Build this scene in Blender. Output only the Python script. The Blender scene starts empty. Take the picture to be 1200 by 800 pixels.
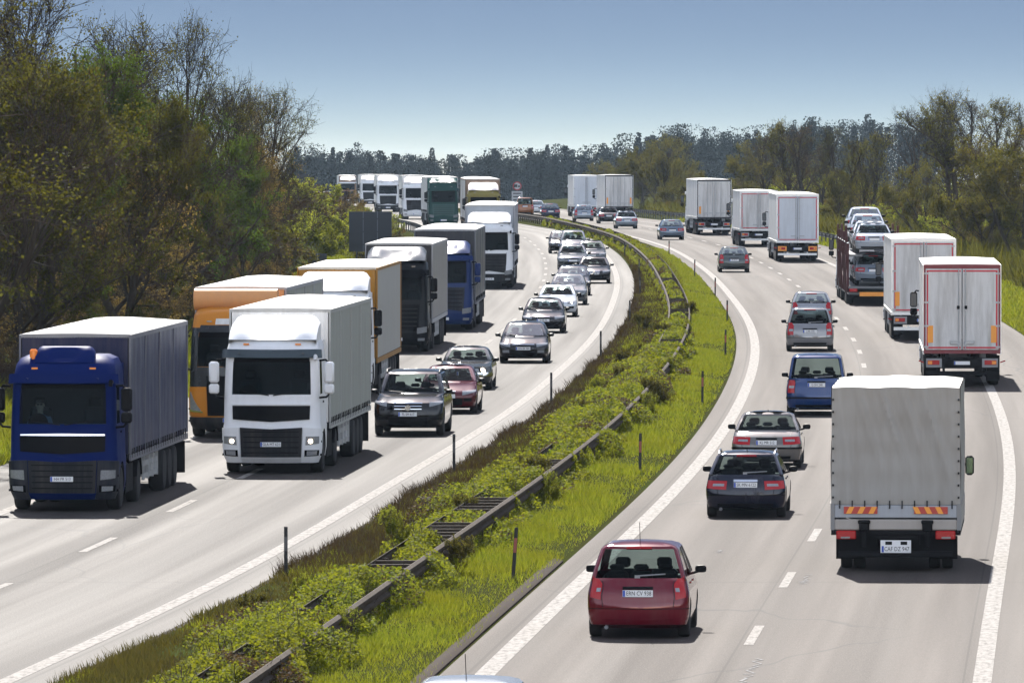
SKY_STRENGTH, SKY_LIFT, SUN_STRENGTH, EXPOSURE = 0.15, 0.25, 3.65, 1.8
ASPH_L, ASPH_R = (.62, .80), (.72, .84)
ASPH_SPEC = .085
HAZE = .000025
import bpy, bmesh, math, random
import numpy as np
from mathutils import Vector, Matrix
random.seed(7); RNG = np.random.default_rng(7)
SC = bpy.context.scene
COL = SC.collection
R = math.radians
PI = math.pi

# ------------------------------------------------------------------ camera model
FOC = 10000.0                       # focal length in photo pixels (1200 wide)
CAM = Vector((0, 0, 9.0))
PITCH = math.atan(200 / FOC)
cd = bpy.data.cameras.new('camera'); cam = bpy.data.objects.new('camera', cd); COL.objects.link(cam)
cam.location = CAM; cam.rotation_euler = (PI / 2 - PITCH, 0, 0)
cd.sensor_width = 36; cd.lens = FOC / 1200 * 36; cd.clip_start = 1; cd.clip_end = 20000
SC.camera = cam

def zroad(Y):
    """height of the carriageway: a long 0.67 % climb that flattens on a crest near 700 m"""
    Y = np.asarray(Y, float)
    g = 0.0067
    a, b = 600.0, 740.0
    t = np.clip((Y - a) / (b - a), 0, 1)
    z = g * np.minimum(Y, a) + g * (b - a) * (t - t * t / 2)
    z = z - 0.0000045 * np.maximum(Y - 1000, 0) ** 2 * (Y < 1600) - (Y >= 1600) * (1.62 + 0.0054 * (Y - 1600))
    return z

def at(px, py, h=0.0):
    """photo pixel -> point h metres above the road surface"""
    d = Vector(((px - 600) / FOC, 1.0, 0)); dz = (400 - py) / FOC
    c, s = math.cos(PITCH), math.sin(PITCH)
    d = Vector((d.x, c + dz * s, dz * c - s)); d /= d.y
    lo, hi = 50.0, 3000.0
    for _ in range(60):
        m = (lo + hi) / 2
        if CAM.z + d.z * m > float(zroad(m)) + h: lo = m
        else: hi = m
    return lo * d.x, lo

LPX = [(0,797),(250,696),(345,636),(455,567),(530,525),(605,480),(655,435),(692,402),(712,372),(725,335),(722,318),(712,300),(692,285),(665,272)]
RPX = [(565,795),(640,717),(740,627),(808,560),(855,499),(882,441),(888,405),(879,376),(861,352),(837,324),(812,305),(784,289)]
Lp = [at(*p) for p in LPX] + [(2.2,672),(.6,705),(-3,800),(-7.8,950),(-12.8,1100),(-18.6,1250),(-34,1600),(-60,2100)]
Rp = [at(*p) for p in RPX] + [(7.4,660),(5.8,705),(1.6,800),(-3.2,950),(-8.2,1100),(-14,1250),(-29,1600),(-55,2100)]
YS = np.arange(-100, 2100, 2.0)
def smooth(pts):
    pts = sorted([(y, x) for x, y in pts]); ys = np.array([p[0] for p in pts]); xs = np.array([p[1] for p in pts])
    v = np.interp(YS, ys, xs)
    s0 = (xs[2] - xs[0]) / (ys[2] - ys[0])
    v = np.where(YS < ys[0], xs[0] + (YS - ys[0]) * s0, v)
    k = np.exp(-0.5 * (np.arange(-40, 41) * 2 / 20.0) ** 2); k /= k.sum()
    vp = np.concatenate([2 * v[0] - v[40:0:-1], v, 2 * v[-1] - v[-2:-42:-1]])
    return np.convolve(vp, k, 'valid')
LV, RV = smooth(Lp), smooth(Rp)
XL = lambda Y: np.interp(Y, YS, LV)
XR = lambda Y: np.interp(Y, YS, RV)
def heading(f, Y): return math.atan((float(f(Y + 12)) - float(f(Y - 12))) / 24.0)

# ------------------------------------------------------------------ tagging
def tag(o, label=None, cat=None, group=None, kind=None):
    if label: o['label'] = label
    if cat: o['category'] = cat
    if group: o['group'] = group
    if kind: o['kind'] = kind
    return o
def empty(name, loc=(0, 0, 0), rz=0, label=None, cat=None, group=None, rx=0):
    o = bpy.data.objects.new(name, None); COL.objects.link(o)
    o.location = loc; o.rotation_euler = (rx, 0, rz); o.empty_display_size = .2
    return tag(o, label, cat, group)
def copy_tree(o, parent=None):
    c = o.copy(); COL.objects.link(c)
    if parent is not None: c.parent = parent
    for ch in list(o.children): copy_tree(ch, c)
    return c
ORD = 'first second third fourth fifth sixth seventh eighth ninth tenth eleventh twelfth thirteenth fourteenth fifteenth sixteenth seventeenth eighteenth nineteenth twentieth'.split()
def ordinal(i):
    if i < 20: return ORD[i]
    t = {2: 'twenty', 3: 'thirty', 4: 'forty', 5: 'fifty', 6: 'sixty', 7: 'seventy', 8: 'eighty', 9: 'ninety'}
    n = i + 1
    if n % 10 == 0: return t[n // 10][:-1] + 'ieth'
    return t[n // 10] + '-' + ORD[n % 10 - 1]

# ------------------------------------------------------------------ materials
def newmat(name):
    m = bpy.data.materials.new(name); m.use_nodes = True
    nt = m.node_tree; b = nt.nodes['Principled BSDF']
    return m, nt, b
def lnk(nt, a, b): nt.links.new(a, b)
def node(nt, t, **kw):
    n = nt.nodes.new(t)
    for k, v in kw.items():
        if k in n.inputs.keys() if hasattr(n.inputs, 'keys') else False: n.inputs[k].default_value = v
        else: setattr(n, k, v)
    return n
def ramp(nt, fac, stops):
    r = nt.nodes.new('ShaderNodeValToRGB'); e = r.color_ramp.elements
    while len(e) < len(stops): e.new(0.5)
    for i, (p, c) in enumerate(stops):
        e[i].position = p; e[i].color = (c[0], c[1], c[2], 1) if not isinstance(c, (int, float)) else (c, c, c, 1)
    if fac is not None: lnk(nt, fac, r.inputs[0])
    return r.outputs[0]
def noise(nt, scale, detail=4, vec=None, rough=.55):
    n = nt.nodes.new('ShaderNodeTexNoise'); n.inputs['Scale'].default_value = scale; n.inputs['Detail'].default_value = detail; n.inputs['Roughness'].default_value = rough
    if vec is not None: lnk(nt, vec, n.inputs['Vector'])
    return n.outputs['Fac']
def texco(nt, which='Object', scale=None):
    t = nt.nodes.new('ShaderNodeTexCoord').outputs[which]
    if scale:
        m = nt.nodes.new('ShaderNodeMapping'); m.inputs['Scale'].default_value = scale; lnk(nt, t, m.inputs['Vector']); t = m.outputs[0]
    return t
def mixc(nt, fac, a, b, mode='MIX'):
    m = nt.nodes.new('ShaderNodeMix'); m.data_type = 'RGBA'; m.blend_type = mode
    if isinstance(fac, (int, float)): m.inputs[0].default_value = fac
    else: lnk(nt, fac, m.inputs[0])
    for s, v in ((6, a), (7, b)):
        if isinstance(v, (tuple, list)): m.inputs[s].default_value = (*v[:3], 1)
        else: lnk(nt, v, m.inputs[s])
    return m.outputs[2]
def bump(nt, b, h, strength=.3, dist=.02):
    n = nt.nodes.new('ShaderNodeBump'); n.inputs['Strength'].default_value = strength; n.inputs['Distance'].default_value = dist
    lnk(nt, h, n.inputs['Height']); lnk(nt, n.outputs[0], b.inputs['Normal'])
_M = {}
def plain(name, col, rough=.5, metal=0, vary=.12, scale=6, spec=.5, coat=0, coat_rough=.06, dirt=0):
    """a paint, plastic or metal with slight uneven tone and, if asked, road dirt towards the lower edge"""
    key = (name, tuple(col), rough, metal, vary, dirt)
    if key in _M: return _M[key]
    m, nt, b = newmat(name)
    co = texco(nt)
    f = noise(nt, scale, 5, co)
    c = mixc(nt, f, tuple(x * (1 - vary) for x in col), tuple(min(1, x * (1 + vary)) for x in col))
    if dirt:
        st = noise(nt, 1.0, 6, texco(nt, 'Object', (3.5, 3.5, .35)), .7)
        d2 = ramp(nt, st, [(.42, 0), (.75, 1)])
        mul = nt.nodes.new('ShaderNodeMath'); mul.operation = 'MULTIPLY'; mul.inputs[1].default_value = dirt; lnk(nt, d2, mul.inputs[0])
        c = mixc(nt, mul.outputs[0], c, (.20, .175, .145))
    lnk(nt, c, b.inputs['Base Color'])
    r = nt.nodes.new('ShaderNodeMapRange'); r.inputs[3].default_value = rough * .82; r.inputs[4].default_value = min(1, rough * 1.25); lnk(nt, f, r.inputs[0]); lnk(nt, r.outputs[0], b.inputs['Roughness'])
    b.inputs['Metallic'].default_value = metal; b.inputs['Specular IOR Level'].default_value = spec
    if coat: b.inputs['Coat Weight'].default_value = coat; b.inputs['Coat Roughness'].default_value = coat_rough
    _M[key] = m
    return m
def paint(name, col, metal=.25, rough=.1): return plain(name, col, rough, metal * .6, .06, 9, .12, .75, .085, .10)
def glass(name, tint, gloss=.02):
    if name in _M: return _M[name]
    m = bpy.data.materials.new(name); m.use_nodes = True; nt = m.node_tree; nt.nodes.clear()
    o = nt.nodes.new('ShaderNodeOutputMaterial'); t = nt.nodes.new('ShaderNodeBsdfTransparent'); t.inputs[0].default_value = (*tint, 1)
    g = nt.nodes.new('ShaderNodeBsdfGlossy'); g.inputs['Roughness'].default_value = gloss; g.inputs[0].default_value = (.75, .8, .85, 1)
    fr = nt.nodes.new('ShaderNodeFresnel'); fr.inputs[0].default_value = 1.32
    mx = nt.nodes.new('ShaderNodeMixShader'); fk = nt.nodes.new('ShaderNodeMath'); fk.operation = 'MULTIPLY'; fk.inputs[1].default_value = .22; lnk(nt, fr.outputs[0], fk.inputs[0]); lnk(nt, fk.outputs[0], mx.inputs[0]); lnk(nt, t.outputs[0], mx.inputs[1]); lnk(nt, g.outputs[0], mx.inputs[2]); lnk(nt, mx.outputs[0], o.inputs[0])
    _M[name] = m
    return m
def leafmat(name, c1, c2, trans=.45, rough=.6):
    """leaves: each leaf its own tone, part of the light passes through"""
    m = bpy.data.materials.new(name); m.use_nodes = True; nt = m.node_tree; nt.nodes.clear()
    o = nt.nodes.new('ShaderNodeOutputMaterial')
    g = nt.nodes.new('ShaderNodeNewGeometry'); c = mixc(nt, g.outputs['Random Per Island'], c1, c2)
    big = noise(nt, .35, 3, texco(nt, 'Object')); c = mixc(nt, ramp(nt, big, [(.35, .0), (.7, .8)]), c, tuple((a * .55 + b * .45) for a, b in zip(c1, (c2[0] * 1.1, c2[1] * .8, c2[2] * .8))))
    d = nt.nodes.new('ShaderNodeBsdfDiffuse'); t = nt.nodes.new('ShaderNodeBsdfTranslucent'); gl = nt.nodes.new('ShaderNodeBsdfGlossy'); gl.inputs['Roughness'].default_value = rough
    lnk(nt, c, d.inputs[0])
    tc = mixc(nt, 1.0, c, (1.6, 1.5, .7), 'MULTIPLY'); lnk(nt, tc, t.inputs[0])
    m1 = nt.nodes.new('ShaderNodeMixShader'); m1.inputs[0].default_value = trans; lnk(nt, d.outputs[0], m1.inputs[1]); lnk(nt, t.outputs[0], m1.inputs[2])
    m2 = nt.nodes.new('ShaderNodeMixShader'); m2.inputs[0].default_value = .012; lnk(nt, m1.outputs[0], m2.inputs[1]); lnk(nt, gl.outputs[0], m2.inputs[2])
    lnk(nt, m2.outputs[0], o.inputs[0])
    return m

# ------------------------------------------------------------------ mesh helpers
def obj(name, mesh, mats, parent=None, loc=None):
    o = bpy.data.objects.new(name, mesh); COL.objects.link(o)
    for m in (mats if isinstance(mats, (list, tuple)) else [mats]):
        if mesh.materials.find(m.name) < 0 or isinstance(mats, (list, tuple)): mesh.materials.append(m)
    if parent is not None: o.parent = parent
    if loc is not None: o.location = loc
    return o
def arr_mesh(name, V, F, mi=None, smooth=False, uv=None):
    """numpy verts (n,3) and faces (m,3|4) to a mesh"""
    V = np.asarray(V, np.float32); F = np.asarray(F, np.int32); k = F.shape[1]
    me = bpy.data.meshes.new(name); me.vertices.add(len(V)); me.vertices.foreach_set('co', V.ravel())
    me.loops.add(F.size); me.loops.foreach_set('vertex_index', F.ravel()); me.polygons.add(len(F))
    me.polygons.foreach_set('loop_start', np.arange(0, F.size, k, dtype=np.int32)); me.polygons.foreach_set('loop_total', np.full(len(F), k, np.int32))
    if mi is not None: me.polygons.foreach_set('material_index', np.asarray(mi, np.int32))
    if uv is not None:
        l = me.uv_layers.new(name='UVMap'); l.data.foreach_set('uv', np.asarray(uv, np.float32)[F.ravel()].ravel())
    me.update(calc_edges=True); me.validate()
    me.polygons.foreach_set('use_smooth', np.full(len(F), bool(smooth)))
    return me
class MB:
    """collects boxes, tubes, lathes and grids and builds one mesh"""
    def __init__(s): s.v = []; s.f = []; s.m = []
    def add(s, V, F, mi=0):
        n = len(s.v); s.v += [tuple(p) for p in V]; s.f += [tuple(i + n for i in f) for f in F]; s.m += [mi] * len(F); return s
    def box(s, x0, x1, y0, y1, z0, z1, mi=0, bev=0.0):
        if bev:
            b = min(bev, (x1 - x0) / 2.2, (y1 - y0) / 2.2, (z1 - z0) / 2.2)
            V = []; 
            bm = bmesh.new(); bmesh.ops.create_cube(bm, size=1)
            for v in bm.verts: v.co = ((x0 + x1) / 2 + v.co.x * (x1 - x0), (y0 + y1) / 2 + v.co.y * (y1 - y0), (z0 + z1) / 2 + v.co.z * (z1 - z0))
            bmesh.ops.bevel(bm, geom=bm.edges[:], offset=b, segments=1, affect='EDGES')
            bm.verts.index_update()
            s.add([v.co for v in bm.verts], [[v.index for v in f.verts] for f in bm.faces], mi); bm.free(); return s
        V = [(x, y, z) for z in (z0, z1) for y in (y0, y1) for x in (x0, x1)]
        return s.add(V, [(0, 2, 3, 1), (4, 5, 7, 6), (0, 1, 5, 4), (2, 6, 7, 3), (0, 4, 6, 2), (1, 3, 7, 5)], mi)
    def tube(s, pts, r, n=6, mi=0, cap=True):
        pts = [Vector(p) for p in pts]; rs = r if isinstance(r, (list, tuple)) else [r] * len(pts); V = []; F = []
        for i, p in enumerate(pts):
            d = (pts[min(i + 1, len(pts) - 1)] - pts[max(i - 1, 0)]).normalized()
            a = d.cross(Vector((0, 0, 1)) if abs(d.z) < .9 else Vector((1, 0, 0))).normalized(); b = d.cross(a)
            for k in range(n): t = 2 * PI * k / n; V.append(p + (a * math.cos(t) + b * math.sin(t)) * rs[i])
        for i in range(len(pts) - 1):
            for k in range(n): F.append((i * n + k, i * n + (k + 1) % n, (i + 1) * n + (k + 1) % n, (i + 1) * n + k))
        if cap: F.append(tuple(range(n - 1, -1, -1))); F.append(tuple(range((len(pts) - 1) * n, len(pts) * n)))
        return s.add(V, F, mi)
    def lathe(s, prof, axis='x', n=24, c=(0, 0, 0), mi=0):
        """prof: (along axis, radius)"""
        V = []; F = []
        for a, r in prof:
            for k in range(n):
                t = 2 * PI * k / n; u, w = r * math.cos(t), r * math.sin(t)
                V.append({'x': (c[0] + a, c[1] + u, c[2] + w), 'y': (c[0] + u, c[1] + a, c[2] + w), 'z': (c[0] + u, c[1] + w, c[2] + a)}[axis])
        for i in range(len(prof) - 1):
            for k in range(n): F.append((i * n + k, i * n + (k + 1) % n, (i + 1) * n + (k + 1) % n, (i + 1) * n + k))
        F.append(tuple(range(n))); F.append(tuple(range((len(prof) - 1) * n, len(prof) * n))[::-1])
        return s.add(V, F, mi)
    def grid(s, P, mi=0):
        h, w = len(P), len(P[0])
        return s.add([p for r in P for p in r], [(i * w + j, i * w + j + 1, (i + 1) * w + j + 1, (i + 1) * w + j) for i in range(h - 1) for j in range(w - 1)], mi)
    def mesh(s, name, smooth=None):
        me = bpy.data.meshes.new(name); me.from_pydata([tuple(v) for v in s.v], [], s.f)
        me.polygons.foreach_set('material_index', s.m); me.update()
        bm = bmesh.new(); bm.from_mesh(me); bmesh.ops.recalc_face_normals(bm, faces=bm.faces); bm.to_mesh(me); bm.free()
        if smooth:
            me.polygons.foreach_set('use_smooth', [True] * len(me.polygons)); me.set_sharp_from_angle(angle=R(smooth))
        return me
    def build(s, name, mats, parent=None, smooth=None, loc=None): return obj(name, s.mesh(name, smooth), mats, parent, loc)
def text_part(name, body, size, mat, parent, loc, rot, squeeze=.9):
    cu = bpy.data.curves.new(name, 'FONT'); cu.body = body; cu.size = size; cu.align_x = 'CENTER'; cu.align_y = 'CENTER'; cu.extrude = .002; cu.resolution_u = 2
    t = bpy.data.objects.new('tmp', cu); COL.objects.link(t)
    dg = bpy.context.evaluated_depsgraph_get(); me = bpy.data.meshes.new_from_object(t.evaluated_get(dg)); bpy.data.objects.remove(t)
    me.materials.clear()
    o = obj(name, me, mat, parent, loc); o.rotation_euler = rot; o.scale.x = squeeze
    return o
# ------------------------------------------------------------------ daylight
SUN_EL, SUN_AZ = R(41), R(-5)            # sun ahead of the camera, a little to the left
w = bpy.data.worlds.new('World'); SC.world = w; w.use_nodes = True; nt = w.node_tree
bg = nt.nodes['Background']; bg.inputs[1].default_value = SKY_STRENGTH
sky = nt.nodes.new('ShaderNodeTexSky'); sky.sky_type = 'NISHITA'; sky.sun_disc = False
sky.sun_elevation = SUN_EL; sky.sun_rotation = SUN_AZ; sky.altitude = 300; sky.air_density = 1.0; sky.dust_density = 0.2; sky.ozone_density = 1.0
tc = nt.nodes.new('ShaderNodeTexCoord'); sx = nt.nodes.new('ShaderNodeSeparateXYZ'); lnk(nt, tc.outputs['Generated'], sx.inputs[0])
mr = nt.nodes.new('ShaderNodeMapRange'); mr.inputs[1].default_value = 0; mr.inputs[2].default_value = .024; mr.inputs[3].default_value = .015; mr.inputs[4].default_value = SKY_LIFT; lnk(nt, sx.outputs['Z'], mr.inputs[0])
mx = nt.nodes.new('ShaderNodeMath'); mx.operation = 'MAXIMUM'; mx.inputs[1].default_value = 0; lnk(nt, sx.outputs['Z'], mx.inputs[0])
mf = nt.nodes.new('ShaderNodeMapRange'); mf.inputs[1].default_value = .05; mf.inputs[2].default_value = .25; mf.inputs[3].default_value = 1; mf.inputs[4].default_value = .0; lnk(nt, sx.outputs['Z'], mf.inputs[0]); mm_ = nt.nodes.new('ShaderNodeMath'); mm_.operation = 'MULTIPLY'; lnk(nt, mr.outputs[0], mm_.inputs[0]); lnk(nt, mf.outputs[0], mm_.inputs[1])
ad = nt.nodes.new('ShaderNodeMath'); lnk(nt, mm_.outputs[0], ad.inputs[0]); lnk(nt, mx.outputs[0], ad.inputs[1])
cx = nt.nodes.new('ShaderNodeCombineXYZ'); lnk(nt, sx.outputs['X'], cx.inputs[0]); lnk(nt, sx.outputs['Y'], cx.inputs[1]); lnk(nt, ad.outputs[0], cx.inputs[2])
vn = nt.nodes.new('ShaderNodeVectorMath'); vn.operation = 'NORMALIZE'; lnk(nt, cx.outputs[0], vn.inputs[0]); lnk(nt, vn.outputs[0], sky.inputs[0])
# the sky ahead, low over the horizon, is deeper in tone than the dome above and behind
hz_ = nt.nodes.new('ShaderNodeMix'); hz_.data_type = 'RGBA'; hz_.blend_type = 'MULTIPLY'; hz_.inputs[0].default_value = 1
hb = nt.nodes.new('ShaderNodeMapRange'); hb.interpolation_type = 'SMOOTHSTEP'; hb.inputs[1].default_value = .05; hb.inputs[2].default_value = .42
fw = nt.nodes.new('ShaderNodeMath'); fw.operation = 'MULTIPLY_ADD'; fw.inputs[1].default_value = -.36; lnk(nt, sx.outputs['Y'], fw.inputs[0]); lnk(nt, sx.outputs['Z'], fw.inputs[2]); lnk(nt, fw.outputs[0], hb.inputs[0])
lnk(nt, mixc(nt, 1.0, sky.outputs[0], mixc(nt, hb.outputs[0], (.060, .060, .063), (1.38, .965, .71)), 'MULTIPLY'), hz_.inputs[6])
hg = nt.nodes.new('ShaderNodeMapRange'); hg.interpolation_type = 'SMOOTHSTEP'; hg.inputs[1].default_value = -.002; hg.inputs[2].default_value = .017; hg.inputs[3].default_value = 2.04; hg.inputs[4].default_value = 1.67; lnk(nt, sx.outputs['Z'], hg.inputs[0])
hm_ = nt.nodes.new('ShaderNodeMapRange'); hm_.inputs[1].default_value = .028; hm_.inputs[2].default_value = .11; hm_.inputs[3].default_value = 1; hm_.inputs[4].default_value = .6; lnk(nt, sx.outputs['Z'], hm_.inputs[0]); hp_ = nt.nodes.new('ShaderNodeMath'); hp_.operation = 'MULTIPLY'; lnk(nt, hg.outputs[0], hp_.inputs[0]); lnk(nt, hm_.outputs[0], hp_.inputs[1])
hc = nt.nodes.new('ShaderNodeCombineColor'); [lnk(nt, hp_.outputs[0], hc.inputs[k]) for k in range(3)]; lnk(nt, hc.outputs[0], hz_.inputs[7]); lnk(nt, hz_.outputs[2], bg.inputs[0])
sl = bpy.data.lights.new('sun', 'SUN'); sl.energy = SUN_STRENGTH; sl.angle = R(.5); sl.color = (1, .955, .89)
so = bpy.data.objects.new('sun', sl); COL.objects.link(so); so.location = (0, 0, 200)
sd = Vector((math.sin(SUN_AZ) * math.cos(SUN_EL), math.cos(SUN_AZ) * math.cos(SUN_EL), math.sin(SUN_EL)))
so.rotation_euler = (-sd).to_track_quat('-Z', 'Y').to_euler()
vs = SC.view_settings; vs.view_transform = 'Standard'; vs.look = 'None'; vs.exposure = EXPOSURE; vs.gamma = 1; vs.use_curve_mapping = False
SC.cycles.max_bounces = 8; SC.cycles.transparent_max_bounces = 24; SC.cycles.volume_bounces = 0

# ------------------------------------------------------------------ ground sheet
def bankL(o):       # o: metres left of the left asphalt edge
    t = np.clip((o - 1.8) / 9.0, 0, 1); return 2.6 * t * t * (3 - 2 * t) + np.clip(o - 11, 0, 60) * .012
def bankR(o):
    t = np.clip((o - 5) / 16.0, 0, 1); return 1.0 * t * t * (3 - 2 * t) + np.clip(o - 21, 0, 60) * .01
def gheight(X, Y):
    X, Y = np.asarray(X, float), np.asarray(Y, float)
    z = zroad(Y); l, r = XL(Y), XR(Y)
    oL = l - 10.75 - X; oR = X - (r + 10.95)
    far = np.clip((Y - 1250) / 900, 0, 1); dip = 9 * far * far
    m = (X > l + .9) & (X < r - .7)
    mt = np.clip(np.minimum(X - l - .9, r - .7 - X), 0, 1.4) / 1.4
    crest = np.clip((Y - 560) / 60, 0, 1)
    return z - dip + np.where(oL > 0, bankL(np.maximum(oL, 0)) * (1 - .45 * crest), 0) + np.where(oR > 0, bankR(np.maximum(oR, 0)), 0) + np.where(m, .02 + .16 * mt, 0) - np.where((oL <= 0) & (oR <= 0) & ~m, .05, 0)
gy = np.concatenate([np.arange(40, 700, 5.0), np.arange(700, 1500, 12.0), np.arange(1500, 2600, 60.0), np.array([3000, 4000, 6000, 9000.])])
lo = [-4000, -1500, -600, -250, -120, -70, -45, -34, -27, -22.5, -20, -18, -16, -14.6, -13.4, -12.4, -11.5, -10.85, -10.7, -9.5, -4, .2, .85, .95, 1.2, 1.6, 2.0, 2.4]
ro = [-2.4, -2.0, -1.6, -1.2, -.8, -.66, 0, 5, 9.8, 10.9, 11.0, 11.8, 13, 15, 17, 19, 22, 26, 31, 38, 50, 75, 120, 250, 600, 1500, 4000]
cols = [XL(gy) + o for o in lo] + [XR(gy) + o for o in ro]
GX = np.stack(cols, 1); GY = np.repeat(gy[:, None], GX.shape[1], 1); GZ = gheight(GX, GY)
V = np.stack([GX, GY, GZ], -1).reshape(-1, 3); h, wd = GX.shape
idx = np.arange(h * wd).reshape(h, wd); F = np.stack([idx[:-1, :-1], idx[:-1, 1:], idx[1:, 1:], idx[1:, :-1]], -1).reshape(-1, 4)
m, nt, b = newmat('ground_earth_and_grass')
co = texco(nt); f1 = noise(nt, .35, 6, co); f2 = noise(nt, 6, 6, co, .7)
c = mixc(nt, ramp(nt, f1, [(.36, 0), (.62, 1)]), (.030, .027, .012), (.030, .044, .009)); c = mixc(nt, ramp(nt, f2, [(.3, 0), (.75, 1)]), c, (.040, .040, .016)); lnk(nt, c, b.inputs['Base Color'])
b.inputs['Roughness'].default_value = .95; b.inputs['Specular IOR Level'].default_value = 0; bump(nt, b, f2, .5, .05)
tag(obj('ground', arr_mesh('ground', V, F, smooth=True), m), kind='structure')

# ------------------------------------------------------------------ roads and markings
def strip(name, xf, o0, o1, y0, y1, z, mat, step=4.0, ncol=1, uvo=0, dz=None):
    ys = np.arange(y0, y1 + .01, step); os_ = np.linspace(o0, o1, ncol + 1)
    X = np.stack([xf(ys) + o for o in os_], 1); Y = np.repeat(ys[:, None], ncol + 1, 1); Z = zroad(Y) + z
    V = np.stack([X, Y, Z], -1).reshape(-1, 3); n = ncol + 1; i = np.arange(len(ys) * n).reshape(-1, n)
    F = np.stack([i[:-1, :-1], i[:-1, 1:], i[1:, 1:], i[1:, :-1]], -1).reshape(-1, 4)
    uv = np.stack([np.repeat(os_[None], len(ys), 0), Y], -1).reshape(-1, 2)
    return V, F, uv
def asphalt(name, base, band, dashes_at):
    m, nt, b = newmat(name)
    uv = nt.nodes.new('ShaderNodeUVMap').outputs[0]
    def sc(x, y):
        mp = nt.nodes.new('ShaderNodeMapping'); mp.inputs['Scale'].default_value = (x, y, 1); lnk(nt, uv, mp.inputs[0]); return mp.outputs[0]
    long = noise(nt, 1.0, 4, sc(.62, .006), .6)             # wheel-track bands along the lanes
    patch = noise(nt, 1.0, 5, sc(.22, .02), .6)
    wv = nt.nodes.new('ShaderNodeTexWave'); wv.wave_type = 'BANDS'; wv.bands_direction = 'X'; wv.inputs['Scale'].default_value = .157; wv.inputs['Distortion'].default_value = 1.2; wv.inputs['Detail'].default_value = 2; wv.inputs['Detail Scale'].default_value = .3; lnk(nt, sc(1, .01), wv.inputs['Vector'])
    grain = noise(nt, 1.0, 3, sc(9, 3.2), .8)
    fine = noise(nt, 1.0, 2, sc(38, 16), .8)
    c = mixc(nt, ramp(nt, long, [(.33, 0), (.66, 1)]), tuple(x * .62 for x in base), tuple(x * 1.32 for x in base))
    c = mixc(nt, ramp(nt, patch, [(.4, 0), (.7, .55)]), c, tuple(x * y for x, y in zip(base, (.78, .76, .76))))
    c = mixc(nt, ramp(nt, wv.outputs['Fac'], [(.2, .5), (.75, 0)]), c, tuple(x * .6 for x in base))
    c = mixc(nt, ramp(nt, grain, [(.25, 0), (.8, 1)]), mixc(nt, 1, c, (.80, .80, .80), 'MULTIPLY'), mixc(nt, 1, c, (1.22, 1.2, 1.18), 'MULTIPLY'))
    c = mixc(nt, ramp(nt, fine, [(.5, 0), (.68, .75)]), c, (.115, .102, .093))
    # cracks and tar seams: thin dark lines
    vo = nt.nodes.new('ShaderNodeTexVoronoi'); vo.feature = 'DISTANCE_TO_EDGE'; vo.inputs['Scale'].default_value = 1
    wn = nt.nodes.new('ShaderNodeTexNoise'); wn.inputs['Scale'].default_value = 1.2; lnk(nt, sc(.5, .12), wn.inputs['Vector'])
    mixv = nt.nodes.new('ShaderNodeMix'); mixv.data_type = 'VECTOR'; mixv.inputs[0].default_value = .12; lnk(nt, sc(.12, .028), mixv.inputs[4]); lnk(nt, wn.outputs['Color'], mixv.inputs[5]); lnk(nt, mixv.outputs[1], vo.inputs['Vector'])
    crack = ramp(nt, vo.outputs['Distance'], [(0, 1), (.0035, 0)])
    mk = ramp(nt, noise(nt, 1, 2, sc(.09, .02)), [(.44, 0), (.52, .8)])
    mm = nt.nodes.new('ShaderNodeMath'); mm.operation = 'MULTIPLY'; lnk(nt, crack, mm.inputs[0]); lnk(nt, mk, mm.inputs[1])
    c = mixc(nt, mm.outputs[0], c, (.03, .028, .027))
    # lane joints: thin dark seams along the road, and a rare one across it
    su = nt.nodes.new('ShaderNodeSeparateXYZ'); lnk(nt, uv, su.inputs[0])
    for o, wd in dashes_at:
        q = nt.nodes.new('ShaderNodeMath'); q.operation = 'SUBTRACT'; q.inputs[1].default_value = o; lnk(nt, su.outputs[0], q.inputs[0])
        q2 = nt.nodes.new('ShaderNodeMath'); q2.operation = 'ABSOLUTE'; lnk(nt, q.outputs[0], q2.inputs[0])
        q3 = nt.nodes.new('ShaderNodeMath'); q3.operation = 'LESS_THAN'; q3.inputs[1].default_value = wd; lnk(nt, q2.outputs[0], q3.inputs[0])
        q4 = nt.nodes.new('ShaderNodeMath'); q4.operation = 'MULTIPLY'; q4.inputs[1].default_value = .65; lnk(nt, q3.outputs[0], q4.inputs[0]); c = mixc(nt, q4.outputs[0], c, tuple(x * .45 for x in base))
    q = nt.nodes.new('ShaderNodeMath'); q.operation = 'PINGPONG'; q.inputs[1].default_value = 41; lnk(nt, su.outputs[1], q.inputs[0])
    q3 = nt.nodes.new('ShaderNodeMath'); q3.operation = 'LESS_THAN'; q3.inputs[1].default_value = .12; lnk(nt, q.outputs[0], q3.inputs[0]); q4 = nt.nodes.new('ShaderNodeMath'); q4.operation = 'MULTIPLY'; q4.inputs[1].default_value = .4; lnk(nt, q3.outputs[0], q4.inputs[0]); c = mixc(nt, q4.outputs[0], c, tuple(x * .5 for x in base))
    lnk(nt, c, b.inputs['Base Color'])
    rr = nt.nodes.new('ShaderNodeMapRange'); rr.inputs[1].default_value = .3; rr.inputs[2].default_value = .7; rr.inputs[3].default_value = band[1]; rr.inputs[4].default_value = band[0]; lnk(nt, long, rr.inputs[0]); lnk(nt, rr.outputs[0], b.inputs['Roughness'])
    b.inputs['Specular IOR Level'].default_value = ASPH_SPEC
    bump(nt, b, grain, .25, .012)
    return m
mL = asphalt('asphalt_polished', (.041, .0363, .0328), ASPH_L, [(-4.12, .02), (-7.4, .018), (.30, .03)])
mR = asphalt('asphalt_pale', (.060, .0500, .0432), ASPH_R, [(3.78, .02), (7.7, .018), (-.30, .03)])
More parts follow.
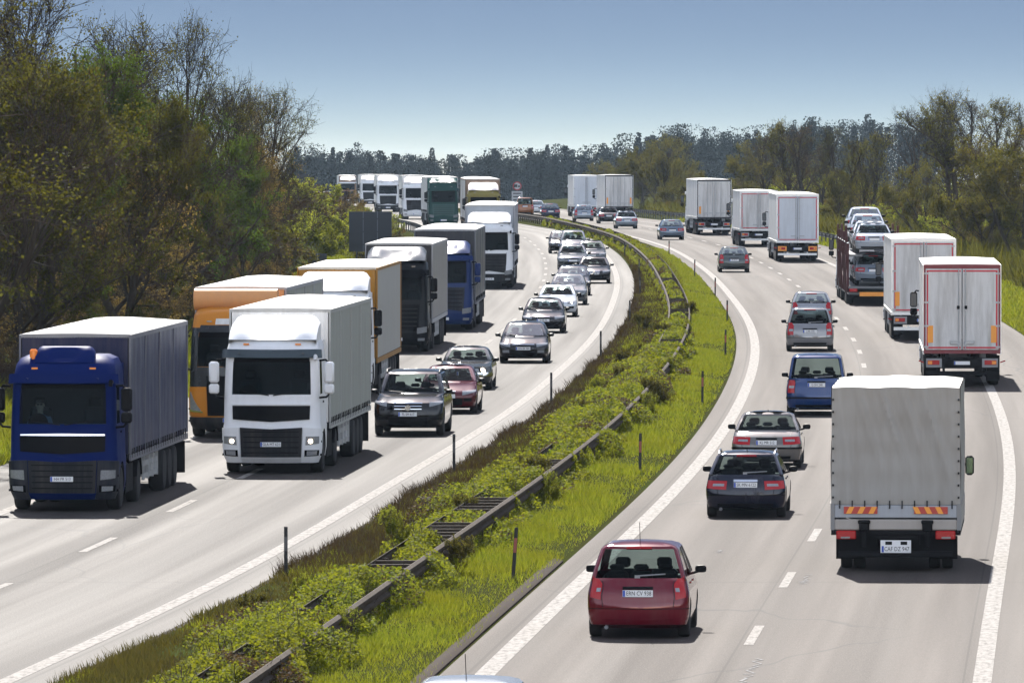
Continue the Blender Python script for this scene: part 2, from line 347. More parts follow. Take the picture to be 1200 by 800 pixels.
V, F, uv = strip('', XL, -10.75, .92, 60, 1500, 0, None, 4, 24); tag(obj('road', arr_mesh('road', V, F, smooth=True, uv=uv), mL), kind='structure')
V, F, uv = strip('', XR, -.72, 10.95, 60, 1500, 0, None, 4, 24); tag(obj('road', arr_mesh('road', V, F, smooth=True, uv=uv), mR), kind='structure')
m, nt, b = newmat('road_paint')
uvn = nt.nodes.new('ShaderNodeUVMap').outputs[0]; mp = nt.nodes.new('ShaderNodeMapping'); mp.inputs['Scale'].default_value = (9, 2.2, 1); lnk(nt, uvn, mp.inputs[0])
wear = noise(nt, 1, 6, mp.outputs[0], .75); c = mixc(nt, ramp(nt, wear, [(.44, 0), (.54, .35), (.66, .9)]), (.25, .236, .218), (.075, .068, .062)); lnk(nt, c, b.inputs['Base Color']); b.inputs['Roughness'].default_value = .85; b.inputs['Specular IOR Level'].default_value = .08
PAINT = m
def line(xf, o0, o1, y0, y1):
    V, F, uv = strip('', xf, o0, o1, y0, y1, .005, None, 4, 1); tag(obj('road_marking', arr_mesh('road_marking', V, F, uv=uv), PAINT), kind='structure')
line(XL, -.15, .15, 60, 1480); line(XL, -7.85, -7.55, 60, 1480)
line(XR, -.17, .17, 60, 1480); line(XR, 7.85, 8.15, 60, 1480)
def dashes(xf, o, first, period, ln, y1):
    Vs, Fs, Us = [], [], []; n = 0; y = first
    while y < y1:
        V, F, uv = strip('', xf, o - .085, o + .085, y, y + ln, .005, None, ln / 2, 1)
        Vs.append(V); Fs.append(F + n); Us.append(uv); n += len(V); y += period
    tag(obj('road_marking', arr_mesh('road_marking', np.concatenate(Vs), np.concatenate(Fs), uv=np.concatenate(Us)), PAINT), kind='structure')
dL = at(117, 638)[1]; dR = at(926, 678)[1]
dashes(XL, -3.95, dL - 3 - 17.6 * 4, 17.6, 6, 1300); dashes(XR, 3.95, dR - 3 - 17.5 * 4, 17.5, 5.4, 1300)
# chalky repair scribbles on the right carriageway
def scribble(px, py, w_, l_, seed):
    rnd = random.Random(seed); X, Y = at(px, py); mb = MB(); p = []
    for i in range(17):
        p.append((X + (i - 8) / 16 * w_ + (.07 if i % 2 else -.07) * rnd.uniform(.4, 1.3), Y + (i - 8) / 16 * l_ + rnd.uniform(-.25, .25)))
    for (x0, y0), (x1, y1) in zip(p, p[1:]):
        z0, z1 = float(zroad(y0)) + .006, float(zroad(y1)) + .006; t = rnd.uniform(.01, .03)
        mb.add([(x0 - t, y0, z0), (x0 + t, y0, z0), (x1 + t, y1, z1), (x1 - t, y1, z1)], [(0, 1, 2, 3)])
    tag(mb.build('road_marking', plain('chalk_paint', (.22, .215, .21), .95, spec=.02)), kind='structure')
scribble(880, 786, .45, 6, 3); scribble(944, 679, .22, 3.4, 5); scribble(843, 646, .1, 1.2, 8)
# kerb along the median on the near right side, dark gutter strips
def kerb(xf, o0, o1, y0, y1, hgt, mat):
    ys = np.arange(y0, y1, 3.0); prof = [(o0, -.05), (o0 + .02, hgt * .8), (o0 + (o1 - o0) * .35, hgt), (o1 - (o1 - o0) * .25, hgt * .92), (o1, hgt * .45), (o1 + .01, -.05)]
    P = [[(float(xf(y)) + o, y, float(zroad(y)) + z) for o, z in prof] for y in ys]; mb = MB(); mb.grid(P)
    tag(mb.build('kerb', mat, smooth=50), kind='structure')
kerb(XR, -1.02, -.76, 60, 172, .09, plain('kerb_concrete', (.042, .033, .028), .95, 0, .3, 3, spec=.03))
kerb(XL, .93, 1.12, 60, 430, .045, plain('gutter_stone', (.035, .031, .029), .95, 0, .4, 4, spec=.03))
# ------------------------------------------------------------------ body shells made of horizontal slices
class Shell:
    """levels: (z, y_front, y_rear, half_width, front_bow, rear_bow, front_corner, rear_corner)
    t runs over half the outline: 0 front centre, 1 front corner, 2 side front, 3 side rear, 4 rear corner, 5 rear centre"""
    def __init__(s, levels): s.lv = levels; s.z = [l[0] for l in levels]; s.ym = sum(l[1] + l[2] for l in levels) / len(levels) / 2
    def params(s, z):
        a = np.array(s.lv, float); return [float(np.interp(z, a[:, 0], a[:, k])) for k in range(1, 8)]
    def pt(s, side, t, z, lv=None):
        yf, yr, w, bf, br, cf, cr = (lv[1:] if lv else s.params(z))
        cf = min(cf, w * .8); cr = min(cr, w * .8)
        if t <= 1: x = t * (w - cf); y = yf - bf * t ** 2.2
        elif t <= 2: a = (t - 1) * PI / 2; x = w - cf + cf * math.sin(a); y = yf - bf - cf * 1.25 * (1 - math.cos(a))
        elif t <= 3:
            ya, yb = yf - bf - cf * 1.25, yr + br + cr * 1.1; k = t - 2; x = w; y = ya + (yb - ya) * k
            x = w - .018 * w * (2 * k - 1) ** 4 + .018 * w
            x = w * (1 - .0 * k)
        elif t <= 4: a = (4 - t) * PI / 2; x = w - cr + cr * math.sin(a); y = yr + br + cr * 1.1 * (1 - math.cos(a))
        else: k = 5 - t; x = k * (w - cr); y = yr + br * k ** 2.2
        return Vector((side * x, y, z))
    def nrm(s, side, t, z):
        e = .01; a = s.pt(side, min(5, t + e), z) - s.pt(side, max(0, t - e), z)
        z0, z1 = max(s.z[0], z - .015), min(s.z[-1], z + .015)
        c = s.pt(side, t, z1) - s.pt(side, t, z0)
        n = a.cross(c) * side
        if n.length < 1e-9: return Vector((0, 1, 0))
        return -n.normalized() if False else n.normalized()
    def patch(s, mb, side, t0, t1, za, zb, za1=None, zb1=None, off=.006, n=8, m=4, mi=0, both=False, skirt=.03):
        """a raised panel following the shell between t0..t1 and za..zb (za1, zb1: heights at t1)"""
        za1 = za if za1 is None else za1; zb1 = zb if zb1 is None else zb1
        for sd in ((side, -side) if both else (side,)):
            P = []
            for j in range(m + 1):
                row = []
                for i in range(n + 1):
                    k = i / n; t = t0 + (t1 - t0) * k; lo_, hi = za + (za1 - za) * k, zb + (zb1 - zb) * k; z = lo_ + (hi - lo_) * j / m
                    row.append((s.pt(sd, t, z), s.out(sd, t, z)))
                P.append(row)
            top = [[p + q * off for p, q in r] for r in P]; mb.grid(top, mi)
            edge = [(0, i) for i in range(n + 1)] + [(j, n) for j in range(1, m + 1)] + [(m, i) for i in range(n - 1, -1, -1)] + [(j, 0) for j in range(m - 1, 0, -1)]
            edge.append(edge[0])
            mb.grid([[P[j][i][0] + P[j][i][1] * off for j, i in edge], [P[j][i][0] - P[j][i][1] * skirt for j, i in edge]], mi)
    def out(s, side, t, z):
        n = s.nrm(side, t, z); p = s.pt(side, t, z); c = Vector((0, s.ym + (p.y - s.ym) * .6, p.z))
        return n if n.dot(p - c) > 0 else -n
    def patch_mid(s, mb, t, za, zb, za1=None, zb1=None, **k):
        """a panel centred on the front (t<1) or, for t>4, on the rear"""
        e = 5 if t > 2.5 else 0
        if e: 
            s.patch(mb, 1, t, 5, za if za1 is None else za1, zb if zb1 is None else zb1, za, zb, **k); s.patch(mb, -1, t, 5, za if za1 is None else za1, zb if zb1 is None else zb1, za, zb, **k)
        else:
            s.patch(mb, 1, 0, t, za, zb, za1, zb1, **k); s.patch(mb, -1, 0, t, za, zb, za1, zb1, **k)
    def build(s, T, wins, cap_top=True):
        """T: outline breakpoints; wins: list of (name, t0, t1, z0, z1, sides).  returns verts, faces, and the faces belonging to each window"""
        n = len(T); ring = []
        for l in s.lv:
            r = [s.pt(1, t, l[0], l) for t in T] + [s.pt(-1, t, l[0], l) for t in T[-2:0:-1]]
            ring.append(r)
        N = len(ring[0]); tt = list(T) + list(T[-2:0:-1]); sides = [1] * n + [-1] * (n - 2)
        V = [p for r in ring for p in r]; F = []; M = []
        for j in range(len(ring) - 1):
            for i in range(N):
                i2 = (i + 1) % N; F.append((j * N + i, j * N + i2, (j + 1) * N + i2, (j + 1) * N + i))
                tm = (tt[i] + tt[i2]) / 2; sd = 1 if i < n - 1 else -1; zm = (s.lv[j][0] + s.lv[j + 1][0]) / 2; mi = 0
                for q, (nm, t0, t1, z0, z1, ss) in enumerate(wins):
                    if t0 < tm < t1 and z0 - 1e-6 < zm < z1 + 1e-6 and sd in ss: mi = 10 + q
                M.append(mi)
        F.append(tuple(range(N - 1, -1, -1))); M.append(1)
        F.append(tuple((len(ring) - 1) * N + i for i in range(N))); M.append(0)
        return V, F, M
def cut_arches(V, F, M, wheels, rad, depth):
    """cut the wheel arches out of a closed shell and return verts / faces / material indices"""
    me = bpy.data.meshes.new('tmp'); me.from_pydata(V, [], F); me.polygons.foreach_set('material_index', M)
    for k in range(32): me.materials.append(None)
    a = bpy.data.objects.new('tmp_a', me); COL.objects.link(a); cutters = []
    for x, y, z in wheels:
        mb = MB(); mb.lathe([(-depth / 2, rad), (depth / 2, rad)], 'x', 28, (0, 0, 0), 2); cm = mb.mesh('tmp')
        for k in range(32): cm.materials.append(None)
        c = bpy.data.objects.new('tmp_c', cm); COL.objects.link(c); c.location = (x, y, z); cutters.append(c)
        md = a.modifiers.new('b', 'BOOLEAN'); md.operation = 'DIFFERENCE'; md.object = c; md.solver = 'EXACT'
    dg = bpy.context.evaluated_depsgraph_get(); r = bpy.data.meshes.new_from_object(a.evaluated_get(dg))
    V2 = [v.co.copy() for v in r.vertices]; F2 = [tuple(p.vertices) for p in r.polygons]; M2 = [p.material_index for p in r.polygons]
    for o in [a] + cutters:
        d = o.data; bpy.data.objects.remove(o); bpy.data.meshes.remove(d)
    bpy.data.meshes.remove(r)
    return V2, F2, M2
def shell_parts(root, V, F, M, wins, mats, glassmat, smooth=32, body_name='body'):
    mb = MB(); keep = {}
    def sub(sel, mi):
        used = {}; VV = []; FF = []
        for f in sel:
            g = []
            for i in f:
                if i not in used: used[i] = len(VV); VV.append(V[i])
                g.append(used[i])
            FF.append(tuple(g))
        return VV, FF
    for mi in (0, 1, 2):
        sel = [f for f, m_ in zip(F, M) if m_ == mi]
        if mi == 0: b0 = sel
    b = [(f, m_) for f, m_ in zip(F, M) if m_ < 10]
    me = bpy.data.meshes.new(body_name); used = {}; VV = []; FF = []; MM = []
    for f, m_ in b:
        g = []
        for i in f:
            if i not in used: used[i] = len(VV); VV.append(V[i])
            g.append(used[i])
        FF.append(g); MM.append(m_)
    me.from_pydata(VV, [], FF); me.polygons.foreach_set('material_index', MM); me.polygons.foreach_set('use_smooth', [True] * len(FF)); me.set_sharp_from_angle(angle=R(smooth))
    o = obj(body_name, me, mats, root)
    for q, wn in enumerate(wins):
        sel = [f for f, m_ in zip(F, M) if m_ == 10 + q]
        if not sel: continue
        VV, FF = sub(sel, 0); pm = bpy.data.meshes.new(wn[0]); pm.from_pydata(VV, [], FF); pm.polygons.foreach_set('use_smooth', [True] * len(FF)); pm.update()
        obj(wn[0], pm, glassmat, root)
    return o

# shared materials of vehicles
TYRE = plain('tyre_rubber', (.008, .008, .0085), .85, 0, .25, 8); RIM = plain('alloy_rim', (.42, .43, .44), .35, .7, .1, 8); DRIM = plain('steel_rim', (.16, .16, .165), .5, .5, .2, 8)
BLK = plain('black_plastic', (.006, .006, .007), .55, 0, .2, 6, spec=.1); BLKG = plain('gloss_black', (.004, .004, .005), .2, 0, .1, 6, spec=.03); SHADOW = plain('dark_liner', (.004, .004, .004), .9)  # dark_liner: plain black material lining the wheel-arch cut-outs
CHROME = plain('chrome', (.75, .76, .78), .12, 1, .05, 4); PLATE = plain('plate_white', (.72, .72, .72), .45, 0, .05); EUB = plain('plate_blue', (.02, .07, .38), .4); INK = plain('plate_ink', (.015, .015, .015), .5)
RED = plain('red_lens', (.36, .006, .010), .25, 0, .1, 10, .3, .25); AMB = plain('amber_lens', (.75, .22, .02), .2, 0, .1, 10); CLR = plain('clear_lens', (.26, .27, .28), .1, .25, .4, 30); SEAT = plain('seat_fabric', (.009, .009, .010), .9)
G_CAR = glass('car_glass', (.56, .64, .63)); G_DARK = glass('privacy_glass', (.10, .13, .14)); G_TRUCK = glass('truck_glass', (.34, .52, .60))
LAMP = bpy.data.materials.new('lit_lamp'); LAMP.use_nodes = True
_b = LAMP.node_tree.nodes['Principled BSDF']; _b.inputs['Emission Color'].default_value = (1, .82, .6, 1); _b.inputs['Emission Strength'].default_value = 9; _b.inputs['Base Color'].default_value = (.8, .8, .8, 1)

_wheel = {}
def wheel(root, x, y, rad, wid, rim=RIM, dual=False):
    k = (rad, wid, rim.name, dual)
    if k not in _wheel:
        a = MB(); h = wid / 2
        def ty(cx): a.lathe([(cx - h, rad * .62), (cx - h, rad * .9), (cx - h * .8, rad * .975), (cx - h * .3, rad), (cx + h * .3, rad), (cx + h * .8, rad * .975), (cx + h, rad * .9), (cx + h, rad * .62)], 'x', 28)
        ty(0)
        if dual: ty(-wid * 1.18)
        tm = a.mesh('tyre', 40); tm.materials.append(TYRE)
        r = MB(); r.lathe([(-h * .9, rad * .3), (-h * .5, rad * .6), (h * .82, rad * .64), (h * .95, rad * .6), (h * .6, rad * .5), (h * .55, rad * .2), (h * .8, rad * .12)], 'x', 20)
        for q in range(5 if rad < .4 else 8):
            t = 2 * PI * q / (5 if rad < .4 else 8); c, s_ = math.cos(t), math.sin(t); w_ = rad * .07
            r.add([(h * .9, c * rad * .12 - s_ * w_, s_ * rad * .12 + c * w_), (h * .9, c * rad * .12 + s_ * w_, s_ * rad * .12 - c * w_), (h * .92, c * rad * .6 + s_ * w_, s_ * rad * .6 - c * w_), (h * .92, c * rad * .6 - s_ * w_, s_ * rad * .6 + c * w_),
                   (h * .5, c * rad * .12 - s_ * w_, s_ * rad * .12 + c * w_), (h * .5, c * rad * .12 + s_ * w_, s_ * rad * .12 - c * w_), (h * .5, c * rad * .6 + s_ * w_, s_ * rad * .6 - c * w_), (h * .5, c * rad * .6 - s_ * w_, s_ * rad * .6 + c * w_)],
                  [(0, 1, 2, 3), (0, 3, 7, 4), (1, 5, 6, 2), (3, 2, 6, 7)])
        rm = r.mesh('rim', 35); rm.materials.append(rim); _wheel[k] = (tm, rm)
    tm, rm = _wheel[k]
    e = bpy.data.objects.new('wheel', tm); COL.objects.link(e); e.parent = root; e.location = (x, y, rad)
    if x < 0: e.rotation_euler = (0, 0, PI)
    r = bpy.data.objects.new('rim', rm); COL.objects.link(r); r.parent = e
    return e
def plate(root, y, z, facing, txt, w_=.52, h_=.115, x=0, tilt=0):
    """number plate with its blue band; facing +1 looks forward, -1 back"""
    mb = MB(); mb.box(-w_ / 2, w_ / 2, -.006, .006, -h_ / 2, h_ / 2, 0); mb.box(w_ / 2 - .045, w_ / 2 - .004, .006, .0085, -h_ / 2 + .004, h_ / 2 - .004, 1)
    p = mb.build('number_plate', [PLATE, EUB], root); p.location = (x, y, z); p.rotation_euler = (tilt, 0, 0 if facing > 0 else PI)
    if txt:
        t = text_part('lettering', txt, h_ * .92, INK, p, (-.018, .0085, 0), (PI / 2, 0, PI), .78)
    return p
def mirror(root, x, y, z, mat, sx=.2, sz=.13):
    mb = MB(); s = 1 if x > 0 else -1
    P = []; 
    for k, (dy, sc_) in enumerate(((-.045, .9), (-.03, 1), (.03, .95), (.08, .6))):
        P.append([(x + s * .11 + sx / 2 * sc_ * math.copysign(abs(math.cos(a)) ** .6, math.cos(a)), y + dy, z + .07 + sz / 2 * sc_ * math.copysign(abs(math.sin(a)) ** .6, math.sin(a))) for a in [2 * PI * i / 16 for i in range(17)]])
    mb.grid(P); mb.add([P[0][i] for i in range(16)], [tuple(range(16))]); mb.add([P[3][i] for i in range(16)], [tuple(range(16))])
    o = mb.build('mirror', mat, root, 40)
    a = MB(); a.tube([(x - s * .04, y + .03, z - .01), (x + s * .08, y + .02, z + .03)], .025, 6); a.build('mirror_stalk', BLK, o)
    return o
def yz_at(sh, z, rear):
    p = sh.pt(1, 5 if rear else 0, z); return p.y
STY = dict(  # L, W, H, nose z, cowl z, cowl y, windscreen-top y, rear-window-base y, rear-roof y, deck type, wheel radius, belt z
    mpv=dict(L=4.28, W=1.75, H=1.63, zn=.80, zc=1.0, yc=1.18, yt=.30, yrw=-1.98, yrt=-1.62, wr=.31, side=2),
    estate=dict(L=4.6, W=1.78, H=1.46, zn=.72, zc=.93, yc=.95, yt=.22, yrw=-2.12, yrt=-1.60, wr=.32, side=3),
    sedan=dict(L=4.5, W=1.76, H=1.42, zn=.70, zc=.93, yc=.85, yt=.12, yrw=-1.55, yrt=-.92, wr=.32, side=2, deck=1),
    van=dict(L=4.4, W=1.8, H=1.82, zn=.86, zc=1.08, yc=1.35, yt=.72, yrw=-2.10, yrt=-1.97, wr=.32, side=2),
    zafira=dict(L=4.45, W=1.8, H=1.66, zn=.82, zc=1.02, yc=1.18, yt=.36, yrw=-2.06, yrt=-1.78, wr=.32, side=3),
    hatch=dict(L=4.2, W=1.77, H=1.47, zn=.72, zc=.95, yc=.95, yt=.22, yrw=-1.86, yrt=-1.38, wr=.31, side=2),
    suv=dict(L=4.8, W=1.94, H=1.79, zn=.96, zc=1.16, yc=1.02, yt=.34, yrw=-2.12, yrt=-1.75, wr=.38, side=3),
    coupe=dict(L=4.6, W=1.72, H=1.37, zn=.74, zc=.90, yc=.72, yt=.10, yrw=-1.62, yrt=-1.02, wr=.31, side=2, deck=1),
)
def car(label, cat, sty, col, X, Y, hd, group, face='rear', front='modern', rearlamp='corner', txt='', rim=RIM, metal=.3, lit=False, dark_glass=False, rails=False, trim=None, loc=None, pitch=None, parts=True):
    p = dict(STY[sty]); L, W, H, zn, zc, yc, yt = (p[k] for k in ('L', 'W', 'H', 'zn', 'zc', 'yc', 'yt')); yrw, yrt = p['yrw'], p['yrt']; hl = L / 2; w = W / 2; deck = p.get('deck', 0)
    nose_in = .20 if sty != 'coupe' else .06
    zb = .30 if sty != 'suv' else .36; g = .17 if sty != 'suv' else .23
    rear_in = [.02, .05, .10, 0] if not deck else [.01, .03, .06, 0]
    yd = -hl + .12
    ydk = (lambda k: -hl + .07 + (yrw + hl - .07) * k)
    lv = [(g, hl - .30, -hl + .30, w - .14, .10, .06, .2, .2), (g + .07, hl - .08, -hl + .07, w - .05, .14, .08, .26, .2), (g + .2, hl - .01, -hl + .005, w - .012, .15, .09, .28, .22), (.54 if sty != 'suv' else .62, hl, -hl, w, .16, .09, .28, .22)]
    zlo = lv[-1][0]
    lv += [(zlo + .5 * (zn - zlo), hl - .03, -hl + .015, w, .17, .09, .28, .2), (zn - .03, hl - .09, -hl + .03, w - .004, .18, .09, .28, .2)]
    hb = hl - nose_in; ho = zc - zn
    def rr(k): return ydk(.0 if k < .5 else (.1 if k < .8 else .75)) if deck else (-hl + .035 + (yrw + hl - .035) * k ** 2)
    lv += [(zn + .01, hb, rr(.2), w - .012, .20, .09, .30, .2), (zn + .01 + ho * .42, hb - (hb - yc) * .26, rr(.5), w - .03, .20, .09, .30, .2), (zn + .01 + ho * .78, hb - (hb - yc) * .62, rr(.8), w - .045, .18, .09, .26, .18), (zc + .005, yc + .04, yrw - (.02 if not deck else .03), w - .055, .16, .08, .16, .14)]
    zt = H - .115; wt = w * (.76 if sty not in ('van', 'suv') else .82)
    def gh(k, e=0): return (zc + .035 + (zt - zc - .035) * k, yc + (yt - yc) * k, yrw + (yrt - yrw) * (k ** 1.2), w - .065 + (wt - w + .065) * (k ** 1.15), .15, .07, .13, .075)
    zwin0 = zc + .035
    lv += [gh(0), gh(.35), gh(.7), gh(1)]
    lv += [(H - .07, yt - .10, yrt + .03, wt - .045, .14, .06, .14, .09), (H - .03, yt - .30, yrt + .14, wt - .15, .14, .06, .16, .14), (H - .006, yt - .55, yrt + .40, wt - .34, .10, .05, .2, .2), (H, yt - .8, yrt + .65, wt - .5, .06, .03, .1, .1)]
    sh = Shell(lv)
    T = [0, .2, .4, .6, .8, .94, 1, 1.2, 1.4, 1.6, 1.8, 2.0, 2.03, 2.15, 2.27, 2.36, 2.41, 2.5, 2.6, 2.68, 2.72, 2.8, 2.9, 2.97, 3, 3.2, 3.4, 3.6, 3.8, 4, 4.06, 4.2, 4.4, 4.6, 4.8, 5]
    wins = [('windscreen', 0, 1, zwin0, zt, (1, -1)), ('rear_window', 4.0, 5, zwin0, zt, (1, -1))]
    for sd in (1, -1):
        wins += [('side_window', 2.03, 2.36, zwin0, zt, (sd,)), ('side_window', 2.41, 2.68, zwin0, zt, (sd,))]
        if p['side'] == 3: wins.append(('side_window', 2.72, 2.97, zwin0, zt, (sd,)))
    V, F, M = sh.build(T, wins)
    wr = p['wr']; yfw, yrw_ = hl - .86, -hl + (.78 if not deck else .92)
    wx = w - .115
    V, F, M = cut_arches([tuple(v) for v in V], F, M, [(s * w, y, wr + .01) for s in (1, -1) for y in (yfw, yrw_)], wr + .055, .62)
    if loc is None: X_, Y_, Z_ = X, Y, float(zroad(Y))
    else: X_, Y_, Z_ = loc
    pit = math.atan((float(zroad(Y_ + 5)) - float(zroad(Y_ - 5))) / 10) if pitch is None else pitch
    root = empty('car' if sty != 'van' else 'van', (X_, Y_, Z_), hd, label, cat, group, rx=0)
    root.rotation_euler = Matrix.Rotation(hd, 4, 'Z').to_3x3().to_4x4().to_euler() if False else (pit * math.cos(hd), 0, hd)
    pm = paint('car_paint_%02x%02x%02x' % tuple(int(255 * c) for c in col), col, metal)
    gm = G_CAR
    body = shell_parts(root, V, F, M, wins, [pm, BLK, SHADOW], gm)
    if dark_glass: 
        for ch in root.children:
            if ch.name.startswith(('rear_window', 'side_window')): ch.data.materials[0] = G_DARK
    # cabin: dashboard, floor pan, seats with headrests
    it = MB(); it.box(-w + .16, w - .16, yrw + .15, yc - .1, g + .12, g + .2); it.box(-w + .12, w - .12, yc - .75, yc - .12, zc - .22, zc - .04, 0, .05); it.box(-w + .14, w - .14, yrw + .1, yrw + .75, zc - .3, zc - .02)
    for ys_, xs in ((yt - .22, (-.36, .36)), (yt - 1.08, (-.42, 0, .42))):
        for x in xs:
            wd = .23 if len(xs) == 2 else .19
            it.box(x - wd, x + wd, ys_ - .12, ys_ + .05, .45, zc + .10, 0, .05)
            it.box(x - .13, x + .13, ys_ - .13, ys_ - .03, zc + .12, zc + (.30 if len(xs) == 2 else .22), 0, .04)
    it.build('seat', SEAT, root)
    for x in (wx, -wx): 
        for y in (yfw, yrw_): wheel(root, x, y, wr, .205, rim)
    for s in (1, -1): mirror(root, s * (w - .03), yc - .30, zc - .02, BLK)
    yfz = lambda z: sh.pt(1, 0, z).y; yrz = lambda z: sh.pt(1, 5, z).y
    if face == 'rear' or face == 'both':
        zl0, zl1 = (zn - .10, zn + .12)
        if rearlamp == 'high':      # tall lamps beside the tailgate
            for s in (1, -1):
                lm = MB(); sh.patch(lm, s, 3.5, 4.05, zlo + .17, zc + .07, zlo + .13, zc + .02, off=.012); l = lm.build('tail_lamp', RED, root, 40)
                q = MB(); sh.patch(q, s, 3.84, 4.03, zn + .0, zn + .065, off=.02, n=5, m=3); q.build('reversing_lamp', CLR, l, 40)
        elif rearlamp == 'pillar':
            for s in (1, -1):
                lm = MB(); sh.patch(lm, s, 3.5, 4.10, zn - .2, zc + .06, off=.012); l = lm.build('tail_lamp', RED, root, 40)
                q = MB(); sh.patch(q, s, 3.7, 4.08, zn - .06, zn + .02, off=.02, n=5, m=3); q.build('reversing_lamp', CLR, l, 40)
        elif rearlamp == 'low':     # upright lamps at the edge of a van
            for s in (1, -1):
                lm = MB(); sh.patch(lm, s, 3.45, 4.06, zn - .18, zn + .2, off=.012); l = lm.build('tail_lamp', RED, root, 40)
                q = MB(); sh.patch(q, s, 3.6, 4.04, zn - .04, zn + .03, off=.02, n=5, m=3); q.build('reversing_lamp', CLR, l, 40)
        else:
            for s in (1, -1):
                lm = MB(); sh.patch(lm, s, 3.35, 4.38, zn - .06, zn + .11, zn - .09, zn + .10, off=.012); l = lm.build('tail_lamp', RED, root, 40)
                q = MB(); sh.patch(q, s, 3.85, 4.3, zn - .015, zn + .04, off=.02, n=5, m=3); q.build('reversing_lamp', CLR, l, 40)
        zp = zn - .03 if sty in ('sedan', 'coupe') else zn - .02
        if sty == 'estate': zp = zn + .02
        if sty == 'van': zp = zn + .06
        if sty == 'zafira': zp = zn - .06
        rec = MB(); sh.patch_mid(rec, 4.60, zp + .065, zp + .11, off=.018); rec.build('handle_strip', CHROME if sty == 'estate' else BLK, root, 40)
        plate(root, yrz(zp) - .035, zp, -1, txt)
        bh = .045 if trim else .012; bt = MB(); sh.patch_mid(bt, 4.0, zlo - .03, zlo - .03 + bh, off=.014 if trim else .004, n=10, m=2)
        for s in (1, -1): sh.patch(bt, s, 3.1, 4.0, zlo - .03, zlo - .03 + bh, off=.014 if trim else .004, n=8, m=2)
        bt.build('bumper_strip' if trim else 'bumper_seam', BLK, root, 40)
        for s in (1, -1): ts = MB(); sh.patch(ts, s, 4.07, 4.085, zlo, zc - .01, off=.004, n=1, m=6); ts.build('tailgate_seam', BLK, root, 40)
        lw = MB(); sh.patch_mid(lw, 4.05, g + .02, g + .16, off=.008, n=10, m=2); lw.build('bumper_apron', BLK if sty != 'mpv' else pm, root, 40)
        ex = MB(); ex.lathe([(-.12, .035), (.08, .035), (.08, .028), (0, .027)], 'y', 12, (-w * .62, -hl + .12, g + .03)); ex.build('exhaust_pipe', DRIM, root, 40)
        wi = MB(); zz = zc + .075; a_ = sh.pt(1, 5, zz); c_ = sh.pt(1, 4.35, zz + .03); wi.tube([a_ + Vector((-.03, -.03, 0)), c_ + Vector((0, -.028, 0))], .012, 5); wi.box(-.06, .03, a_.y - .04, a_.y, zz - .04, zz + .01)
        if not deck: wi.build('wiper', plain('wiper_grey', (.25, .25, .26), .4), root)
        if not deck and sty != 'van':
            hb_ = MB(); sh.patch_mid(hb_, 4.62, zt + .006, zt + .03, off=.012, n=6, m=2); hb_.build('brake_lamp', RED, root, 40)
    if face == 'front' or face == 'both':
        if front == 'round':
            gr = MB(); sh.patch_mid(gr, 1.0, zn - .20, zn - .04, off=.012, n=10); gr.build('grille', BLKG, root, 40)
            for s in (1, -1):
                for q, t in enumerate((.98, .66)):
                    c_ = sh.pt(s, t, zn - .12); lm = MB(); lm.lathe([(-.03, .085), (.012, .085), (.03, .06), (.035, .0)], 'y', 18, (c_.x, c_.y, c_.z)); lm.build('headlamp', LAMP if lit and s == lit and q == 0 else CLR, root, 40)
                kd = MB(); kd.box(s * .06 - .05, s * .06 + .05, yfz(zn - .12) - .01, yfz(zn - .12) + .035, zn - .2, zn - .05); kd.build('grille_surround', CHROME, root)
                ds = MB(); c_ = sh.pt(s, .85, .47); ds.lathe([(-.02, .055), (.02, .05)], 'y', 12, (c_.x, c_.y, c_.z)); ds.build('fog_lamp', AMB, root, 40)
            bb = MB(); sh.patch_mid(bb, 1.0, zlo - .10, zlo + .02, off=.045, n=10, m=2)
            for s in (1, -1): sh.patch(bb, s, 1.0, 2.1, zlo - .10, zlo + .02, off=.045, n=8, m=2)
            bb.build('bumper_bar', CHROME, root, 40)
        else:
            for s in (1, -1):
                lm = MB(); sh.patch(lm, s, .78 if front != 'suv' else .86, 1.75, zn - .14, zn - .02, zn - .03, zn + .02, off=.012, n=10); l = lm.build('headlamp', CLR, root, 40)
                if lit:
                    c_ = sh.pt(s, 1.1, zn - .07); n_ = sh.out(s, 1.1, zn - .07); q = MB(); q.lathe([(-.01, .045), (.02, .045), (.03, .02)], 'y', 14, tuple(c_ + n_ * .0)); q.build('lamp_bulb', LAMP if lit in (s, 2) else CLR, l, 40)
                fg = MB(); sh.patch(fg, s, .85, 1.35, zlo - .16, zlo - .06, off=.012, n=5, m=2); fg.build('fog_lamp', CLR if front == 'fog' else BLK, root, 40)
            gt = {'audi': (.42, zlo - .14, zn - .03), 'suv': (.55, zlo + .06, zn - .04), 'merc': (.5, zn - .2, zn - .03), 'modern': (.6, zn - .13, zn - .04), 'fog': (.62, zn - .12, zn - .05)}[front]
            gr = MB(); sh.patch_mid(gr, gt[0], gt[1], gt[2], gt[1] + .05, gt[2] - .01, off=.012, n=8); g_ = gr.build('grille', BLKG, root, 40)
            fr = MB(); sh.patch_mid(fr, gt[0] + .03, gt[2] - .012, gt[2] + .012, off=.02, n=8, m=1)
            if front in ('suv', 'merc'):
                for k in (.33, .66): zz = gt[1] + (gt[2] - gt[1]) * k; sh.patch_mid(fr, gt[0], zz - .012, zz + .012, off=.022, n=8, m=1)
                fr.lathe([(0, .085), (.02, .08)], 'y', 18, (0, yfz((gt[1] + gt[2]) / 2) + .012, (gt[1] + gt[2]) / 2))
            fr.build('grille_trim', CHROME, g_, 40)
            li = MB(); sh.patch_mid(li, .8, g + .08, zlo - .05, g + .10, zlo - .08, off=.010, n=8); li.build('air_intake', BLK, root, 40)
